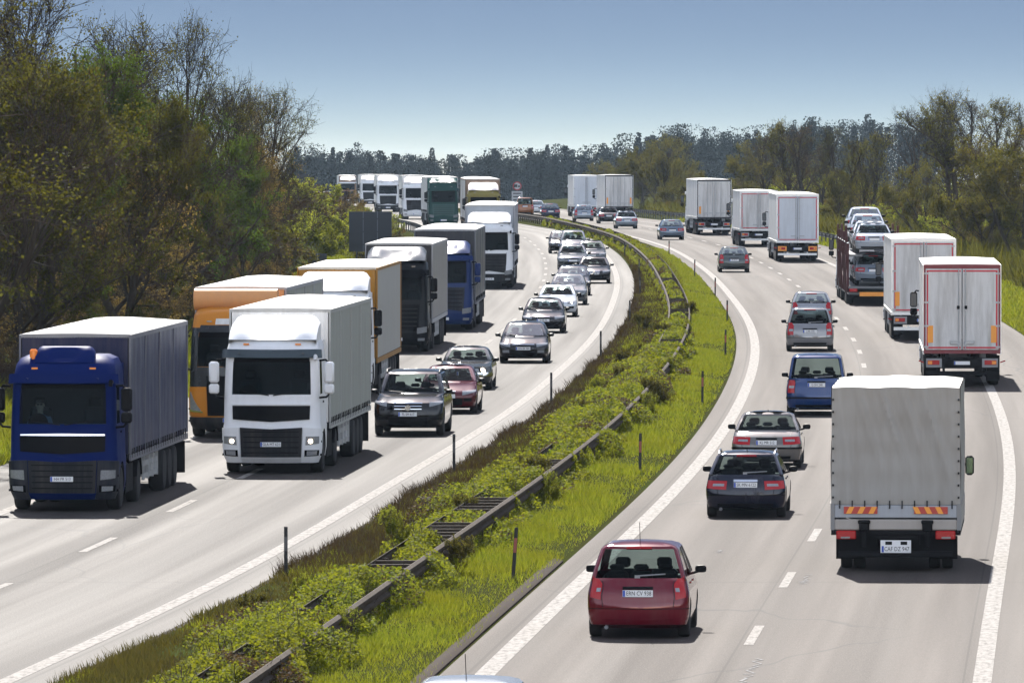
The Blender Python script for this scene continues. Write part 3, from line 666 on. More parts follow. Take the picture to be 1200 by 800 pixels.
        plate(root, yfz(zlo + .0) + .05, zlo + .0, 1, txt)
        for s in (1, -1):
            wi = MB(); a_ = sh.pt(1, 0, zc + .03); b_ = sh.pt(s, .8, zc + .06); wi.tube([(b_.x * .05 + (.3 if s > 0 else -.55) * .6, a_.y + .02, zc + .03), b_ + Vector((0, .02, 0))], .012, 5)
            if s > 0: wi.build('wiper', BLK, root)
        hlm = None
    # roof aerial, roof rails, door handles, sill
    dh = MB()
    for s in (1, -1):
        for t in (2.33, 2.62): c_ = sh.pt(s, t, zc - .1); dh.box(min(c_.x, c_.x + s * .02), max(c_.x, c_.x + s * .02), c_.y - .1, c_.y + .1, c_.z - .015, c_.z + .015)
    dh.build('door_handle', pm, root)
    if rails:
        for s in (1, -1):
            rl = MB(); rl.tube([(s * (wt - .06), yt - .25, H - .07), (s * (wt - .05), yt - .4, H - .0), (s * (wt - .05), yrt + .3, H - .0), (s * (wt - .06), yrt + .15, H - .07)], .022, 6); rl.build('roof_rail', CHROME if rails == 'chrome' else BLK, root, 40)
    an = MB()
    if sty == 'mpv': an.tube([(0, yrt + .35, H - .02), (0, yrt + .15, H + .34)], .006, 5)
    else: an.add([(-.02, yrt + .5, H - .02), (.02, yrt + .5, H - .02), (0, yrt + .22, H - .02), (0, yrt + .25, H + .05)], [(0, 1, 3), (1, 2, 3), (2, 0, 3), (0, 2, 1)])
    an.build('aerial', BLK, root)
    return root
# ------------------------------------------------------------------ lorries
STEEL = plain('galvanised_steel', (.38, .39, .40), .45, .6, .15, 5); CHAS = plain('chassis_black', (.007, .007, .008), .7, 0, .3, 4, spec=.15); ALU = plain('aluminium', (.55, .56, .57), .35, .8, .12, 4)
ORF = plain('orange_reflector', (.80, .30, .03), .4, 0, .08, 6); REDF = plain('red_reflective_tape', (.48, .02, .035), .45, 0, .1, 6)
def lorry_root(kind, label, cat, X, Y, hd, group):
    z = float(zroad(Y)); pit = math.atan((float(zroad(Y + 8)) - float(zroad(Y - 8))) / 16)
    r = empty(kind, (X, Y, z), hd, label, cat, group); r.rotation_euler = (pit * math.cos(hd), 0, hd); return r
def big_mirror(root, s, x, y, mat, arm=BLK, z0=2.0, z1=2.75):
    a = MB(); a.tube([(s * x, y, z1 + .08), (s * (x + .16), y + .06, z1 + .1), (s * (x + .24), y + .05, z1)], .03, 6); a.tube([(s * x, y, z0 - .1), (s * (x + .18), y + .06, z0 - .08), (s * (x + .24), y + .05, z0)], .03, 6)
    m_ = MB(); xa, xb = sorted((s * (x + .12), s * (x + .37))); m_.box(xa, xb, y - .02, y + .15, z0, z0 + .24, 0, .04); m_.box(xa, xb, y - .03, y + .16, z0 + .27, z1 + .05, 0, .05)
    o = m_.build('mirror', mat, root, 40); a.build('mirror_arm', arm, o, 40)
    g = MB(); g.box(xa + .03, xb - .03, y - .036, y - .031, z0 + .31, z1); g.build('mirror_glass', plain('mirror_dark', (.05, .06, .07), .15), o)
def cab(root, y, c, style, top=3.55, txt='', beacon=False, lit=0, rear_view=False, W=2.46, detail=True, driver=None):
    """tractor cab, front at local y; c: dict of materials body / bumper / grille / visor / upper"""
    w = W / 2
    lv = [(.27, y - .14, y - 2.1, w - .12, .14, .02, .25, .05), (.40, y - .02, y - 2.25, w - .04, .15, .02, .28, .05), (.62, y, y - 2.3, w - .01, .15, .02, .30, .05), (1.18, y, y - 2.3, w, .14, .02, .28, .05), (1.24, y - .035, y - 2.3, w - .015, .13, .02, .25, .05),
          (1.86, y - .07, y - 2.3, w - .025, .13, .02, .22, .05), (1.98, y - .085, y - 2.3, w - .03, .13, .02, .21, .05), (2.35, y - .13, y - 2.3, w - .04, .13, .02, .21, .05), (2.80, y - .20, y - 2.3, w - .055, .13, .02, .21, .05), (2.98, y - .25, y - 2.3, w - .065, .13, .02, .22, .05),
          (3.08, y - .28, y - 2.3, w - .07, .13, .02, .24, .05), (top - .22, y - .42, y - 2.3, w - .10, .13, .02, .28, .08), (top - .08, y - .60, y - 2.28, w - .17, .13, .02, .32, .1), (top, y - .95, y - 2.2, w - .34, .10, .02, .34, .15)]
    sh = Shell(lv); T = [0, .2, .4, .6, .8, .95, 1, 1.25, 1.5, 1.75, 2, 2.03, 2.12, 2.25, 2.40, 2.42, 2.6, 2.8, 3, 3.5, 4, 4.5, 5]
    wins = [('windscreen', 0, 1, 1.98, 2.80, (1, -1)), ('side_window', 2.03, 2.40, 1.98, 2.80, (1,)), ('side_window', 2.03, 2.40, 1.98, 2.80, (-1,))]
    V, F, M = sh.build(T, wins)
    V, F, M = cut_arches([tuple(v) for v in V], F, M, [(s * w, y - 1.38, .5) for s in (1, -1)], .60, .9)
    shell_parts(root, V, F, M, wins, [c['body'], BLK, SHADOW], G_TRUCK, 30, 'cab')
    it = MB(); it.box(-w + .1, w - .1, y - .80, y - .32, 1.55, 1.97, 0, .06); it.box(-w + .08, w - .08, y - 2.25, y - 2.2, 1.2, 3.0); it.build('dashboard', plain('dashboard_grey', (.014, .018, .02), .8), root)
    for s in (.62, -.62): st = MB(); st.box(s - .26, s + .26, y - 1.45, y - 1.25, 1.5, 2.32, 0, .07); st.box(s - .15, s + .15, y - 1.44, y - 1.3, 2.34, 2.56, 0, .05); st.build('seat', SEAT, root)
    sw = MB(); sw.lathe([(-.015, .23), (.015, .23), (.015, .19), (-.015, .19)], 'y', 18, (.62, y - .72, 1.98)); sw.build('steering_wheel', BLK, root)
    q = MB(); sh.patch_mid(q, .99, 2.79, 2.93, off=.006, n=10, m=2); q.build('windscreen_band', c.get('visorglass', BLKG), root, 40)
    P = lambda nm, mat, *a, mid=False, par=root, **k: (lambda mb: ((sh.patch_mid(mb, *a, **k) if mid else sh.patch(mb, *a, **k)), mb.build(nm, mat, par, 40))[1])(MB())
    v = MB()
    if style != 'swedish':
        sh.patch_mid(v, 1.0, 2.86, 3.06, off=.15, n=10, m=3, skirt=-.10)
        for s in (1, -1): sh.patch(v, s, 1.0, 1.6, 2.86, 3.06, off=.15, n=4, m=3, skirt=-.10); v.box(s * .8 - .02, s * .8 + .02, y - .32, y - .05, 2.99, 3.02)
        v.build('sun_visor', c['visor'], root, 40)
    # lower front
    if style == 'lion':         # tall black upper grille between body-colour cheeks, trapezoid lower grille
        P('grille', c['grille'], .99, 1.30, 1.70, 1.36, 1.70, mid=True, off=.02, n=10, m=4); P('grille_trim', c.get('trim', ALU), .97, 1.715, 1.765, 1.715, 1.75, mid=True, off=.032, n=10, m=1)
        g = P('lower_grille', c['lower'], .82, .42, 1.12, .42, 1.16, mid=True, off=.02, n=10, m=6)
        sl = MB()
        for k in range(5): zz = .52 + k * .13; sh.patch_mid(sl, .74, zz, zz + .03, off=.032, n=8, m=1)
        sl.build('grille_slat', BLK, g, 40)
        for s in (1, -1):
            P('bumper_corner', c['bumper'], s, .84, 1.95, .30, 1.16, .30, 1.14, off=.035, n=10, m=5)
            h = P('headlamp', CLR, s, .92, 1.55, .72, .94, .76, .94, off=.05, n=8, m=3); P('fog_lamp', CLR, s, .96, 1.45, .46, .58, .48, .58, off=.05, n=6, m=2)
            hb = P('headlamp_bezel', BLKG, s, .90, 1.6, .44, .60, .46, .60, off=.044, n=6, m=2)
            if lit: q = MB(); c_ = sh.pt(s, 1.12, .82); q.lathe([(0, .05), (.06, .05), (.065, .02)], 'y', 14, tuple(c_ + Vector((0, .0, 0)))); q.build('lamp_bulb', LAMP, h, 40)
        pz = .74
    elif style == 'swedish':    # dark upper front, body colour lower panel with slanted lamps
        P('upper_panel', c['upper'], 1.0, 1.42, 1.97, mid=True, off=.012, n=10, m=3)
        for s in (1, -1): P('side_panel', c['upper'], s, 1.0, 2.0, 1.42, 1.98, off=.012, n=8, m=3); P('pillar_panel', c['upper'], s, 1.0, 2.02, 1.98, 3.05, off=.010, n=6, m=6)
        P('roof_panel', c['upper'], 1.0, 2.93, 3.12, mid=True, off=.012, n=10, m=2)
        P('sign_board', c['sign'], .55, 3.14, 3.30, mid=True, off=.02, n=6, m=2)
        P('grille', c['grille'], .74, .62, 1.72, .62, 1.72, mid=True, off=.03, n=8, m=6)
        for s in (1, -1):
            P('lower_panel', c['body'], s, .76, 1.95, .62, 1.42, off=.02, n=10, m=5)
            h = P('headlamp', CLR, s, .95, 1.55, .72, .78, .80, 1.28, off=.045, n=6, m=4); P('lamp_frame', CHROME, s, .88, 1.6, .70, .74, .74, .80, off=.055, n=6, m=1)
            P('bumper_corner', c['bumper'], s, .0, 1.95, .27, .58, off=.03, n=12, m=3)
        pz = .50
    else:                       # broad dark stepped grille
        P('grille', c['grille'], .92, .92, 1.84, .80, 1.84, mid=True, off=.02, n=10, m=6)
        sl = MB()
        for k in range(5): zz = .98 + k * .16; sh.patch_mid(sl, .84, zz, zz + .035, off=.034, n=8, m=1)
        g = sl.build('grille_slat', c.get('slat', BLK), root, 40)
        P('badge_panel', c.get('badge', c['body']), .9, 1.80, 1.93, mid=True, off=.03, n=8, m=1)
        P('bumper', c['bumper'], .98, .30, .76, mid=True, off=.035, n=10, m=4)
        for s in (1, -1):
            P('bumper_corner', c['bumper'], s, .98, 1.95, .30, .92, off=.035, n=10, m=4)
            h = P('headlamp', CLR, s, .86, 1.5, .70, .92, .76, .98, off=.05, n=8, m=3); P('fog_lamp', CLR, s, .9, 1.35, .44, .54, off=.045, n=6, m=2)
            if lit in (s, 2): q = MB(); c_ = sh.pt(s, 1.12, .82); q.lathe([(0, .06), (.06, .06), (.065, .02)], 'y', 14, tuple(c_)); q.build('lamp_bulb', LAMP, h, 40)
        pz = .50
    plate(root, y + .045, pz, 1, txt)
    for s in (1, -1):
        big_mirror(root, s, w - .03, y - .34, c.get('mirror', BLK))
        dr = MB(); sh.patch(dr, s, 2.42, 2.46, 1.75, 1.80, off=.03); sh.patch(dr, s, 2.08, 2.41, 1.0, 1.03, off=.008); dr.build('door_handle', BLK, root)
        ls = MB(); P_ = sh.pt(s, .75, 3.2); ls.box(P_.x - .07, P_.x + .07, P_.y - .02, P_.y + .03, 3.21, 3.25); ls.build('marker_lamp', AMB if style == 'lion' else CLR, root)
        wi = MB(); a_ = sh.pt(1, .1 if s > 0 else .2, 1.99); b_ = sh.pt(s, .72, 2.05); wi.tube([(s * .05, y - .06, 1.96), (b_.x, b_.y + .03, 2.06)], .014, 5); wi.build('wiper', BLK, root)
        stp = MB()
        for k in (.45, .78): stp.box(s * (w - .02) - .04, s * (w - .02) + .04, y - .72, y - .36, k, k + .05)
        stp.build('step', BLK, root)
    cm = MB(); xx = -w + .12; cm.tube([(xx, y - .25, 2.92), (xx - .02, y + .12, 2.95), (xx - .02, y + .16, 2.85)], .05, 8); cm.build('kerb_mirror', c.get('mirror', BLK), root, 40)
    if beacon:
        b_ = MB(); b_.lathe([(0, .09), (.16, .09), (.2, .05)], 'z', 14, (.72, y - .75, top - .06)); b_.lathe([(-.06, .05), (0, .05)], 'z', 10, (.72, y - .75, top - .06)); b_.build('beacon', plain('beacon_orange', (.85, .22, .02), .2), root, 40)
    return sh
def fairing(root, y, mat, z0, z1, W=2.2, open_top=False, ln=1.45):
    """wind deflector on the cab roof: rounded hood with a shallow dish in the middle"""
    P = []
    for j in range(11):
        k = j / 10; row = []
        for i in range(21):
            u = -1 + i / 10; a = abs(u); 
            prof = math.sin(min(1, k * 1.05) * PI / 2) ** .8
            dish = .16 * max(0, 1 - (u / .55) ** 2) ** .7 * math.sin(PI * min(1, k * 1.4)) if not open_top else 0
            side = 1 - max(0, a - .8) ** 2 / .04 * .35
            row.append((u * W / 2, y - .55 - ln * k + .1 * (1 - u * u) * (1 - k), z0 + (z1 - z0) * prof * side - dish))
        P.append(row)
    mb = MB(); mb.grid(P); top = P[-1]; mb.grid([top, [(p[0], p[1] - .04, z0 - .1) for p in top]])
    for e in (0, -1): mb.grid([[r[e] for r in P], [(r[e][0], r[e][1], z0 - .1) for r in P]])
    return mb.build('roof_fairing', mat, root, 35)
def tractor_frame(root, y, tank=ALU, drive=True, W=2.46):
    ch = MB()
    for s in (.42, -.42): ch.box(s - .06, s + .06, y - 6.2, y - .6, .70, .98)
    ch.box(-.9, .9, y - 5.6, y - 4.4, .98, 1.14); ch.build('chassis', CHAS, root)
    for s in (1, -1):
        t = MB(); t.box(*sorted((s * .62, s * 1.18)), y - 3.7, y - 2.45, .42, 1.02, 0, .12); t.build('fuel_tank', tank, root, 40)
        sk = MB(); sk.box(*sorted((s * 1.19, s * 1.22)), y - 3.8, y - 2.35, .34, .98); sk.build('side_skirt', CHAS, root)
        wheel(root, s * 1.05, y - 1.38, .5, .31, DRIM)
        wheel(root, s * 1.07, y - 5.15, .5, .29, DRIM, True)
        g = MB(); P = []
        for k in range(9): a = PI * (k / 8 * .9 + .05); P.append([(s * .68, y - 5.15 + .6 * math.cos(a), .52 + .58 * math.sin(a)), (s * 1.24, y - 5.15 + .6 * math.cos(a), .52 + .58 * math.sin(a))])
        g.grid(P); g.build('mudguard', BLK, root, 60)
def trailer_body(root, yF, yR, z0, z1, c, kind='curtain', W=2.52, axles=(3.9, 5.2, 6.5), rear=None, txt='', legs=True, seams=0):
    """yF front, yR rear (yF > yR); c: dict side / roof / front / frame"""
    w = W / 2; L = yF - yR; rn = random.Random(int(abs(yF * 100)) + len(kind) + int(z1 * 100))
    f = MB(); f.box(-w + .04, w - .04, yF - .08, yF, z0, z1 - .05); f.build('front_wall', c['front'], root)
    # roof: slightly sagging sheet with a rim
    P = []; n = 22
    for j in range(n + 1):
        y = yF + (yR - yF) * j / n
        row = []
        for i in range(9):
            u = -1 + i / 4; sag = .0 if kind == 'box' else .022 * math.sin(j * 1.7 + i * .6) + .03 * (j % 2)
            row.append((u * (w - .02), y, z1 + .012 + (.05 * (1 - u * u) if kind != 'tarp' else .03 * (1 - u * u)) * (1 if 0 < j < n else .4) + (sag if abs(u) < .95 and 0 < j < n else 0)))
        P.append(row)
    r = MB(); r.grid(P)
    edge = [P[0][i] for i in range(9)]; r.grid([edge, [(p[0], p[1], z1 - .07) for p in edge]]); edge = P[-1]; r.grid([edge, [(p[0], p[1], z1 - .07) for p in edge]])
    for e in (0, -1): r.grid([[q[e] for q in P], [(q[e][0], q[e][1], z1 - .07) for q in P]])
    r.build('roof', c['roof'], root, 50)
    for s in (1, -1):
        sd = MB(); P = []; nx = 96 if kind != 'box' else 24; nz = 10
        for j in range(nz + 1):
            k = j / nz; z = z0 + (z1 - .08 - z0) * k; row = []
            for i in range(nx + 1):
                y = yF - .05 - (L - .1) * i / nx; d = 0
                if kind != 'box': d = (.010 * math.sin(i * .9) + .008 * math.sin(i * 2.3 + j * .4) + .006 * math.sin(i * .37 + j)) * (1 - .4 * k) + (.012 if (i % 24) in (0, 1) else 0)
                row.append((s * (w + d), y, z + (0 if j or kind == 'box' else .03 * (i % 2))))
            P.append(row)
        sd.grid(P)
        if kind == 'curtain':
            for i in range(int(L / .55)):
                y = yF - .3 - i * .55; x0, x1 = sorted((s * (w + .012), s * (w + .035)))
                sd.box(x0, x1, y - .03, y + .03, z0 - .10, z0 + .12, 1)
        nm = sd.build('side_curtain' if kind != 'box' else 'side_panel', [c['side'], BLK], root, 60 if kind != 'box' else 20)
        t = MB(); x0, x1 = sorted((s * (w - .02), s * (w + .028))); t.box(x0, x1, yR, yF, z1 - .10, z1 + .0)
        t.box(x0, x1, yF - .07, yF + .01, z0, z1 - .1); t.box(x0, x1, yR - .01, yR + .07, z0, z1 - .1); t.box(x0, x1, yR, yF, z0 - .16, z0 - .02)
        if kind == 'box':
            for q in range(1, seams): yy = yF - L * q / seams; t.box(x0, x1 - (.018 if s > 0 else 0) if s > 0 else x1, yy - .02, yy + .02, z0, z1 - .1) if s > 0 else t.box(x0 + .018, x1, yy - .02, yy + .02, z0, z1 - .1)
        else:
            for q in range(1, 4): yy = yF - L * q / 4; t.box(x0, x1, yy - .035, yy + .035, z0 - .02, z1 - .1)
        t.build('side_frame', c['frame'], root)
    ch = MB(); ch.box(-w + .06, w - .06, yR + .05, yF - .05, z0 - .14, z0 - .01)
    for s in (.5, -.5): ch.box(s - .07, s + .07, yR + .1, yF - .3, z0 - .42, z0 - .14)
    ch.build('trailer_frame', CHAS, root)
    for a in axles:
        for s in (1, -1): wheel(root, s * 1.06, yR + a - 2.4 if False else yR + a - 1.2, .5, .36, DRIM)
    for s in (1, -1):
        ug = MB(); x0, x1 = sorted((s * (w - .08), s * (w - .05)))
        if L > 10:
            for zz in (.48, .78): ug.box(x0, x1, yR + 6.6, yF - 3.4, zz, zz + .12)
            for q in range(4): yy = yR + 6.8 + q * (yF - 3.6 - yR - 6.8) / 3; ug.box(x0 - .02, x1 + .02, yy - .03, yy + .03, .45, z0 - .1)
        if ug.v: ug.build('side_guard', STEEL, root)
    if L > 10:
        for s in (1, -1):
            pb = MB(); pb.box(*sorted((s * .7, s * 1.16)), yR + 6.7, yR + 8.2, .45, .98, 0, .03); pb.build('pallet_box', c.get('box', STEEL), root)
            lg = MB(); lg.box(s * .9 - .07, s * .9 + .07, yF - 3.0, yF - 2.86, .35, z0 - .1); lg.box(s * .9 - .14, s * .9 + .14, yF - 3.06, yF - 2.8, .30, .35); lg.build('landing_leg', CHAS, root)
            fl = MB(); fl.box(*sorted((s * .82, s * 1.24)), yR + .28, yR + .30, .22, z0 - .2); fl.build('mud_flap', BLK, root)
def rear_doors(root, yR, z0, z1, c, W=2.52, style='plain', tape=True, txt='', lampz=.82):
    """two door leaves with lock rods, hinges, conspicuity tape; frame, lamp beam, underrun bar, plate"""
    w = W / 2; y = yR
    fr = MB(); fr.box(-w, w, y - .03, y + .04, z1 - .12, z1 + .02); fr.box(-w, -w + .06, y - .03, y + .04, z0 - .14, z1 - .12); fr.box(w - .06, w, y - .03, y + .04, z0 - .14, z1 - .12); fr.box(-w + .06, w - .06, y - .03, y + .04, z0 - .14, z0 - .02); fr.build('door_frame', c['doorframe'], root)
    for s in (1, -1):
        x0, x1 = sorted((s * .012, s * (w - .065))); d = MB(); d.box(x0, x1, y - .045, y + .0, z0 - .015, z1 - .125, 0, .012)
        if style == 'ribbed':
            for q in range(1, 5): xx = x0 + (x1 - x0) * q / 5; d.box(xx - .02, xx + .02, y - .06, y - .046, z0 + .05, z1 - .2)
        door = d.build('door', c['door'], root)
        if tape:
            tp = MB(); a, b = x0 + .03, x1 - .03; zz0, zz1 = z0 + .03, z1 - .17; o = s * 1
            tp.box(a, b, y - .049, y - .0455, zz1 - .055, zz1); tp.box(a, b, y - .049, y - .0455, zz0, zz0 + .055)
            xe0, xe1 = (b - .055, b) if s > 0 else (a, a + .055); tp.box(xe0, xe1, y - .049, y - .0455, zz0 + .055, zz1 - .055); tp.build('reflective_tape', REDF, door)
        if c.get('orange'):
            xo = s * (w - .22); om = MB(); om.box(xo - .09, xo + .09, y - .054, y - .0455, z0 + .22, z0 + .78); om.build('reflector_panel', ORF, door)
        for q in ((.11,) if style in ('single', 'plain') else (.12, .5)):
            xx = s * q; lr = MB(); lr.tube([(xx, y - .08, z0 - .02), (xx, y - .08, z1 - .14)], .018, 6)
            for k in (.06, .5, .94): zz = z0 + (z1 - .14 - z0) * k; lr.box(xx - .035, xx + .035, y - .10, y - .046, zz - .03, zz + .03)
            lr.box(min(xx, xx + s * .3), max(xx, xx + s * .3), y - .10, y - .085, z0 + .25, z0 + .30); lr.build('lock_rod', STEEL if style != 'dark' else BLK, door)
        if style == 'plain':
            hk = MB(); hk.box(*sorted((s * .08, s * .17)), y - .12, y - .07, z0 + 1.32, z0 + 1.44, 0, .02); hk.build('door_handle', BLK, door); hk = MB(); hk.box(*sorted((s * .06, s * .40)), y - .09, y - .05, z0 + .16, z0 + .26, 0, .02); hk.build('latch_plate', STEEL, door)
        for k in (.03, .3, .6, .97): zz = z0 + (z1 - .2 - z0) * k; hg = MB(); hg.box(*sorted((s * (w - .02), s * (w - .16))), y - .065, y - .046, zz - .03, zz + .03); hg.build('hinge', STEEL, door)
    lb = MB(); lb.box(-w + .05, w - .05, y + .02, y + .16, lampz - .2, lampz + .16); lb.build('lamp_beam', c.get('beam', CHAS), root)
    for s in (1, -1):
        pn = MB(); pn.box(*sorted((s * .66, s * 1.18)), y - .01, y + .02, lampz - .16, lampz + .13); p_ = pn.build('lamp_panel', c.get('lamppanel', plain('lamp_panel_grey', (.24, .24, .245), .6)), root)
        x0, x1 = sorted((s * .74, s * 1.13)); lm = MB(); lm.box(x0, x1, y - .035, y - .01, lampz - .08, lampz + .07, 0, .02); lm.build('tail_lamp', RED, p_)
        a0 = s * 1.02; am = MB(); am.box(*sorted((s * .98, s * 1.12)), y - .042, y - .035, lampz - .06, lampz + .05); am.build('indicator', AMB, p_)
        hn = MB(); hn.tube([(s * w, y + .03, lampz), (s * (w + .13), y - .02, lampz + .05), (s * (w + .16), y - .03, lampz + .05)], .022, 6); hn.build('marker_lamp', RED, root)
    ub = MB(); ub.box(-w + .08, w - .08, y + .1, y + .2, .40, .53); 
    for s in (.6, -.6): ub.box(s - .04, s + .04, y + .12, y + .2, .5, lampz)
    ub.build('underrun_bar', c.get('bar', ALU), root)
    plate(root, y + .008, lampz - .02 if not c.get('platez') else c['platez'], -1, txt)
# ------------------------------------------------------------------ trees and shrubs
BARK = plain('bark_grey', (.048, .040, .032), .95, 0, .35, 4, spec=.02); TWIG = plain('twig_brown', (.062, .046, .036), .95, 0, .3, 3, spec=.02); TWIGD = plain('twig_dark', (.032, .027, .024), .95, 0, .3, 3, spec=.02)
LF = dict(spring=leafmat('leaf_spring', (.044, .049, .013), (.086, .082, .023), .5), olive=leafmat('leaf_olive', (.030, .035, .008), (.058, .060, .014), .5), green=leafmat('leaf_green', (.028, .052, .010), (.052, .084, .020), .5), gold=leafmat('leaf_budding', (0.093, 0.072, 0.032), (0.133, 0.104, 0.049), .45),
          brown=leafmat('leaf_brown', (.040, .031, .022), (.066, .050, .034), .35), lime=leafmat('leaf_fresh', (.105, .140, .022), (.175, .195, .036), .55), ivy=leafmat('leaf_ivy', (.062, .092, .009), (.150, .168, .022), .45), pine=leafmat('needle_dark', (.006, .010, .006), (.012, .017, .009), .05, .9))
def ribbon(P0, P1, r0, r1, rng):
    """thin three-sided twigs between point arrays"""
    n = len(P0); d = P1 - P0; d /= np.linalg.norm(d, axis=1, keepdims=True) + 1e-9
    a = np.cross(d, rng.normal(size=(n, 3))); a /= np.linalg.norm(a, axis=1, keepdims=True) + 1e-9; b = np.cross(d, a)
    V = []
    for P, r in ((P0, r0), (P1, r1)):
        for k in range(3): t = 2 * PI * k / 3; V.append(P + (a * math.cos(t) + b * math.sin(t)) * r[:, None])
    V = np.stack(V, 1); base = (np.arange(n) * 6)[:, None]
    F = np.stack([base + np.array([k, (k + 1) % 3, 3 + (k + 1) % 3, 3 + k]) for k in range(3)], 1).reshape(-1, 4)
    return V.reshape(-1, 3), F
def leaves(P, size, rng, aspect=.65):
    n = len(P); u = rng.normal(size=(n, 3)); u /= np.linalg.norm(u, axis=1, keepdims=True); v = np.cross(u, rng.normal(size=(n, 3))); v /= np.linalg.norm(v, axis=1, keepdims=True)
    s = size * rng.uniform(.6, 1.35, n)[:, None]
    V = np.stack([P - u * s * .5, P + v * s * .5 * aspect, P + u * s * .5, P - v * s * .5 * aspect], 1).reshape(-1, 3)
    return V, np.arange(n * 4).reshape(-1, 4)
def tree_mesh(seed, H, spread, trunk_r, n1, n2, n3, n4, leaf, nleaf, lsize, up=.5, start=.2, stems=1, crown=1.0, wob=.12, twig=TWIG, lscat=.35, clump=1.0):
    """recursive limbs.  Returns (wood mesh, crown mesh): trunk and limbs; twigs and leaves"""
    rng = np.random.default_rng(seed)
    segs = []      # p0 p1 r0 r1
    tips = []
    def grow(p, d, L, r, n, lvl):
        pts = [p]; q = p.copy(); dd = d.copy()
        for i in range(n):
            dd = dd + rng.normal(size=3) * wob; dd[2] += (.10 if lvl else .04) * up; dd /= np.linalg.norm(dd); q = q + dd * L / n; pts.append(q.copy())
        rr = [r * (1 - .75 * i / n) for i in range(n + 1)]
        for i in range(n): segs.append((pts[i], pts[i + 1], rr[i], rr[i + 1], lvl))
        return np.array(pts), rr
    def along(pts, k):
        x = k * (len(pts) - 1); i = min(int(x), len(pts) - 2); return pts[i] + (pts[i + 1] - pts[i]) * (x - i), (pts[i + 1] - pts[i]) / np.linalg.norm(pts[i + 1] - pts[i]), i
    for st in range(stems):
        d0 = np.array([rng.normal() * .10 * stems, rng.normal() * .10 * stems, 1.0]); d0 /= np.linalg.norm(d0)
        base = np.array([rng.normal() * .18 * (stems > 1), rng.normal() * .18 * (stems > 1), -.15])
        hh = H * (1 if stems == 1 else rng.uniform(.7, 1.0))
        tp, tr = grow(base, d0, hh * .86, trunk_r / math.sqrt(stems), 9, 0)
        for a in range(n1 // stems):
            k = start + (1 - start) * (a + rng.uniform(0, 1)) / (n1 // stems); p, d, i = along(tp, min(k, .995)); az = a * 2.4 + rng.uniform(-.6, .6)
            sh = math.sin(PI * min(1, (k - start) / (1 - start) * .72 + .26)) ** .8
            o = np.array([math.cos(az), math.sin(az), 0]); d1 = o * (1 - k * .35) + np.array([0, 0, up + k * .7]); d1 /= np.linalg.norm(d1)
            b1, r1 = grow(p, d1, spread * sh * rng.uniform(.75, 1.2), tr[i] * .5, 6, 1)
            for b in range(n2):
                k2 = .15 + .85 * (b + rng.uniform(0, 1)) / n2; p2, dd, i2 = along(b1, min(k2, .99)); d2 = dd + rng.normal(size=3) * .6; d2[2] += .25 * up; d2 /= np.linalg.norm(d2)
                b2, r2 = grow(p2, d2, spread * .42 * (1.15 - k2 * .5) * rng.uniform(.6, 1.2), max(.008, r1[i2] * .5), 4, 2)
                for c in range(n3):
                    k3 = .1 + .9 * (c + rng.uniform(0, 1)) / n3; p3, d3, i3 = along(b2, min(k3, .99)); d3 = d3 + rng.normal(size=3) * .65; d3[2] += .2 * up; d3 /= np.linalg.norm(d3)
                    b3, r3 = grow(p3, d3, spread * .20 * rng.uniform(.6, 1.25), max(.005, r2[i3] * .5), 2, 3)
                    tips.append(b3)
    W = [s for s in segs if s[4] < 3]; mb_v, mb_f = [], []; n = 0
    for lv, ns in ((0, 8), (1, 5), (2, 4)):
        S = [s for s in W if s[4] == lv]
        if not S: continue
        P0 = np.array([s[0] for s in S]); P1 = np.array([s[1] for s in S]); r0 = np.array([s[2] for s in S]); r1 = np.array([s[3] for s in S])
        d = P1 - P0; d /= np.linalg.norm(d, axis=1, keepdims=True); a = np.cross(d, [.3, .1, .9]); a /= np.linalg.norm(a, axis=1, keepdims=True) + 1e-9; b = np.cross(d, a)
        Vv = []
        for P, r in ((P0, r0), (P1, r1)):
            for k in range(ns): t = 2 * PI * k / ns; Vv.append(P + (a * math.cos(t) + b * math.sin(t)) * r[:, None])
        Vv = np.stack(Vv, 1); base = (np.arange(len(S)) * 2 * ns)[:, None]
        Ff = np.stack([base + np.array([k, (k + 1) % ns, ns + (k + 1) % ns, ns + k]) for k in range(ns)], 1).reshape(-1, 4)
        mb_v.append(Vv.reshape(-1, 3)); mb_f.append(Ff + n); n += len(mb_v[-1])
    wood = arr_mesh('trunk', np.concatenate(mb_v), np.concatenate(mb_f), smooth=True); wood.materials.append(BARK)
    # crown: twigs of the last two orders and the leaves
    P0, P1 = [], []
    for b3 in tips:
        for i in range(2): P0.append(b3[i]); P1.append(b3[i + 1])
    P0, P1 = np.array(P0), np.array(P1); T0, T1 = [P0], [P1]
    tp = np.array([b[-1] for b in tips]); md = np.array([b[1] for b in tips])
    for q in range(n4):
        k = rng.uniform(0, 1, len(tp))[:, None]; s0 = md * k + tp * (1 - k); dv = (tp - md); dv = dv / (np.linalg.norm(dv, axis=1, keepdims=True) + 1e-9) + rng.normal(size=tp.shape) * .55 + np.array([0, 0, .15 * up])
        dv /= np.linalg.norm(dv, axis=1, keepdims=True); T0.append(s0); T1.append(s0 + dv * spread * .13 * rng.uniform(.5, 1.4, len(tp))[:, None])
    A, B = np.concatenate(T0), np.concatenate(T1); r = np.full(len(A), .0075); r[:len(P0)] = .012
    Vt, Ft = ribbon(A, B, r, r * .55, rng)
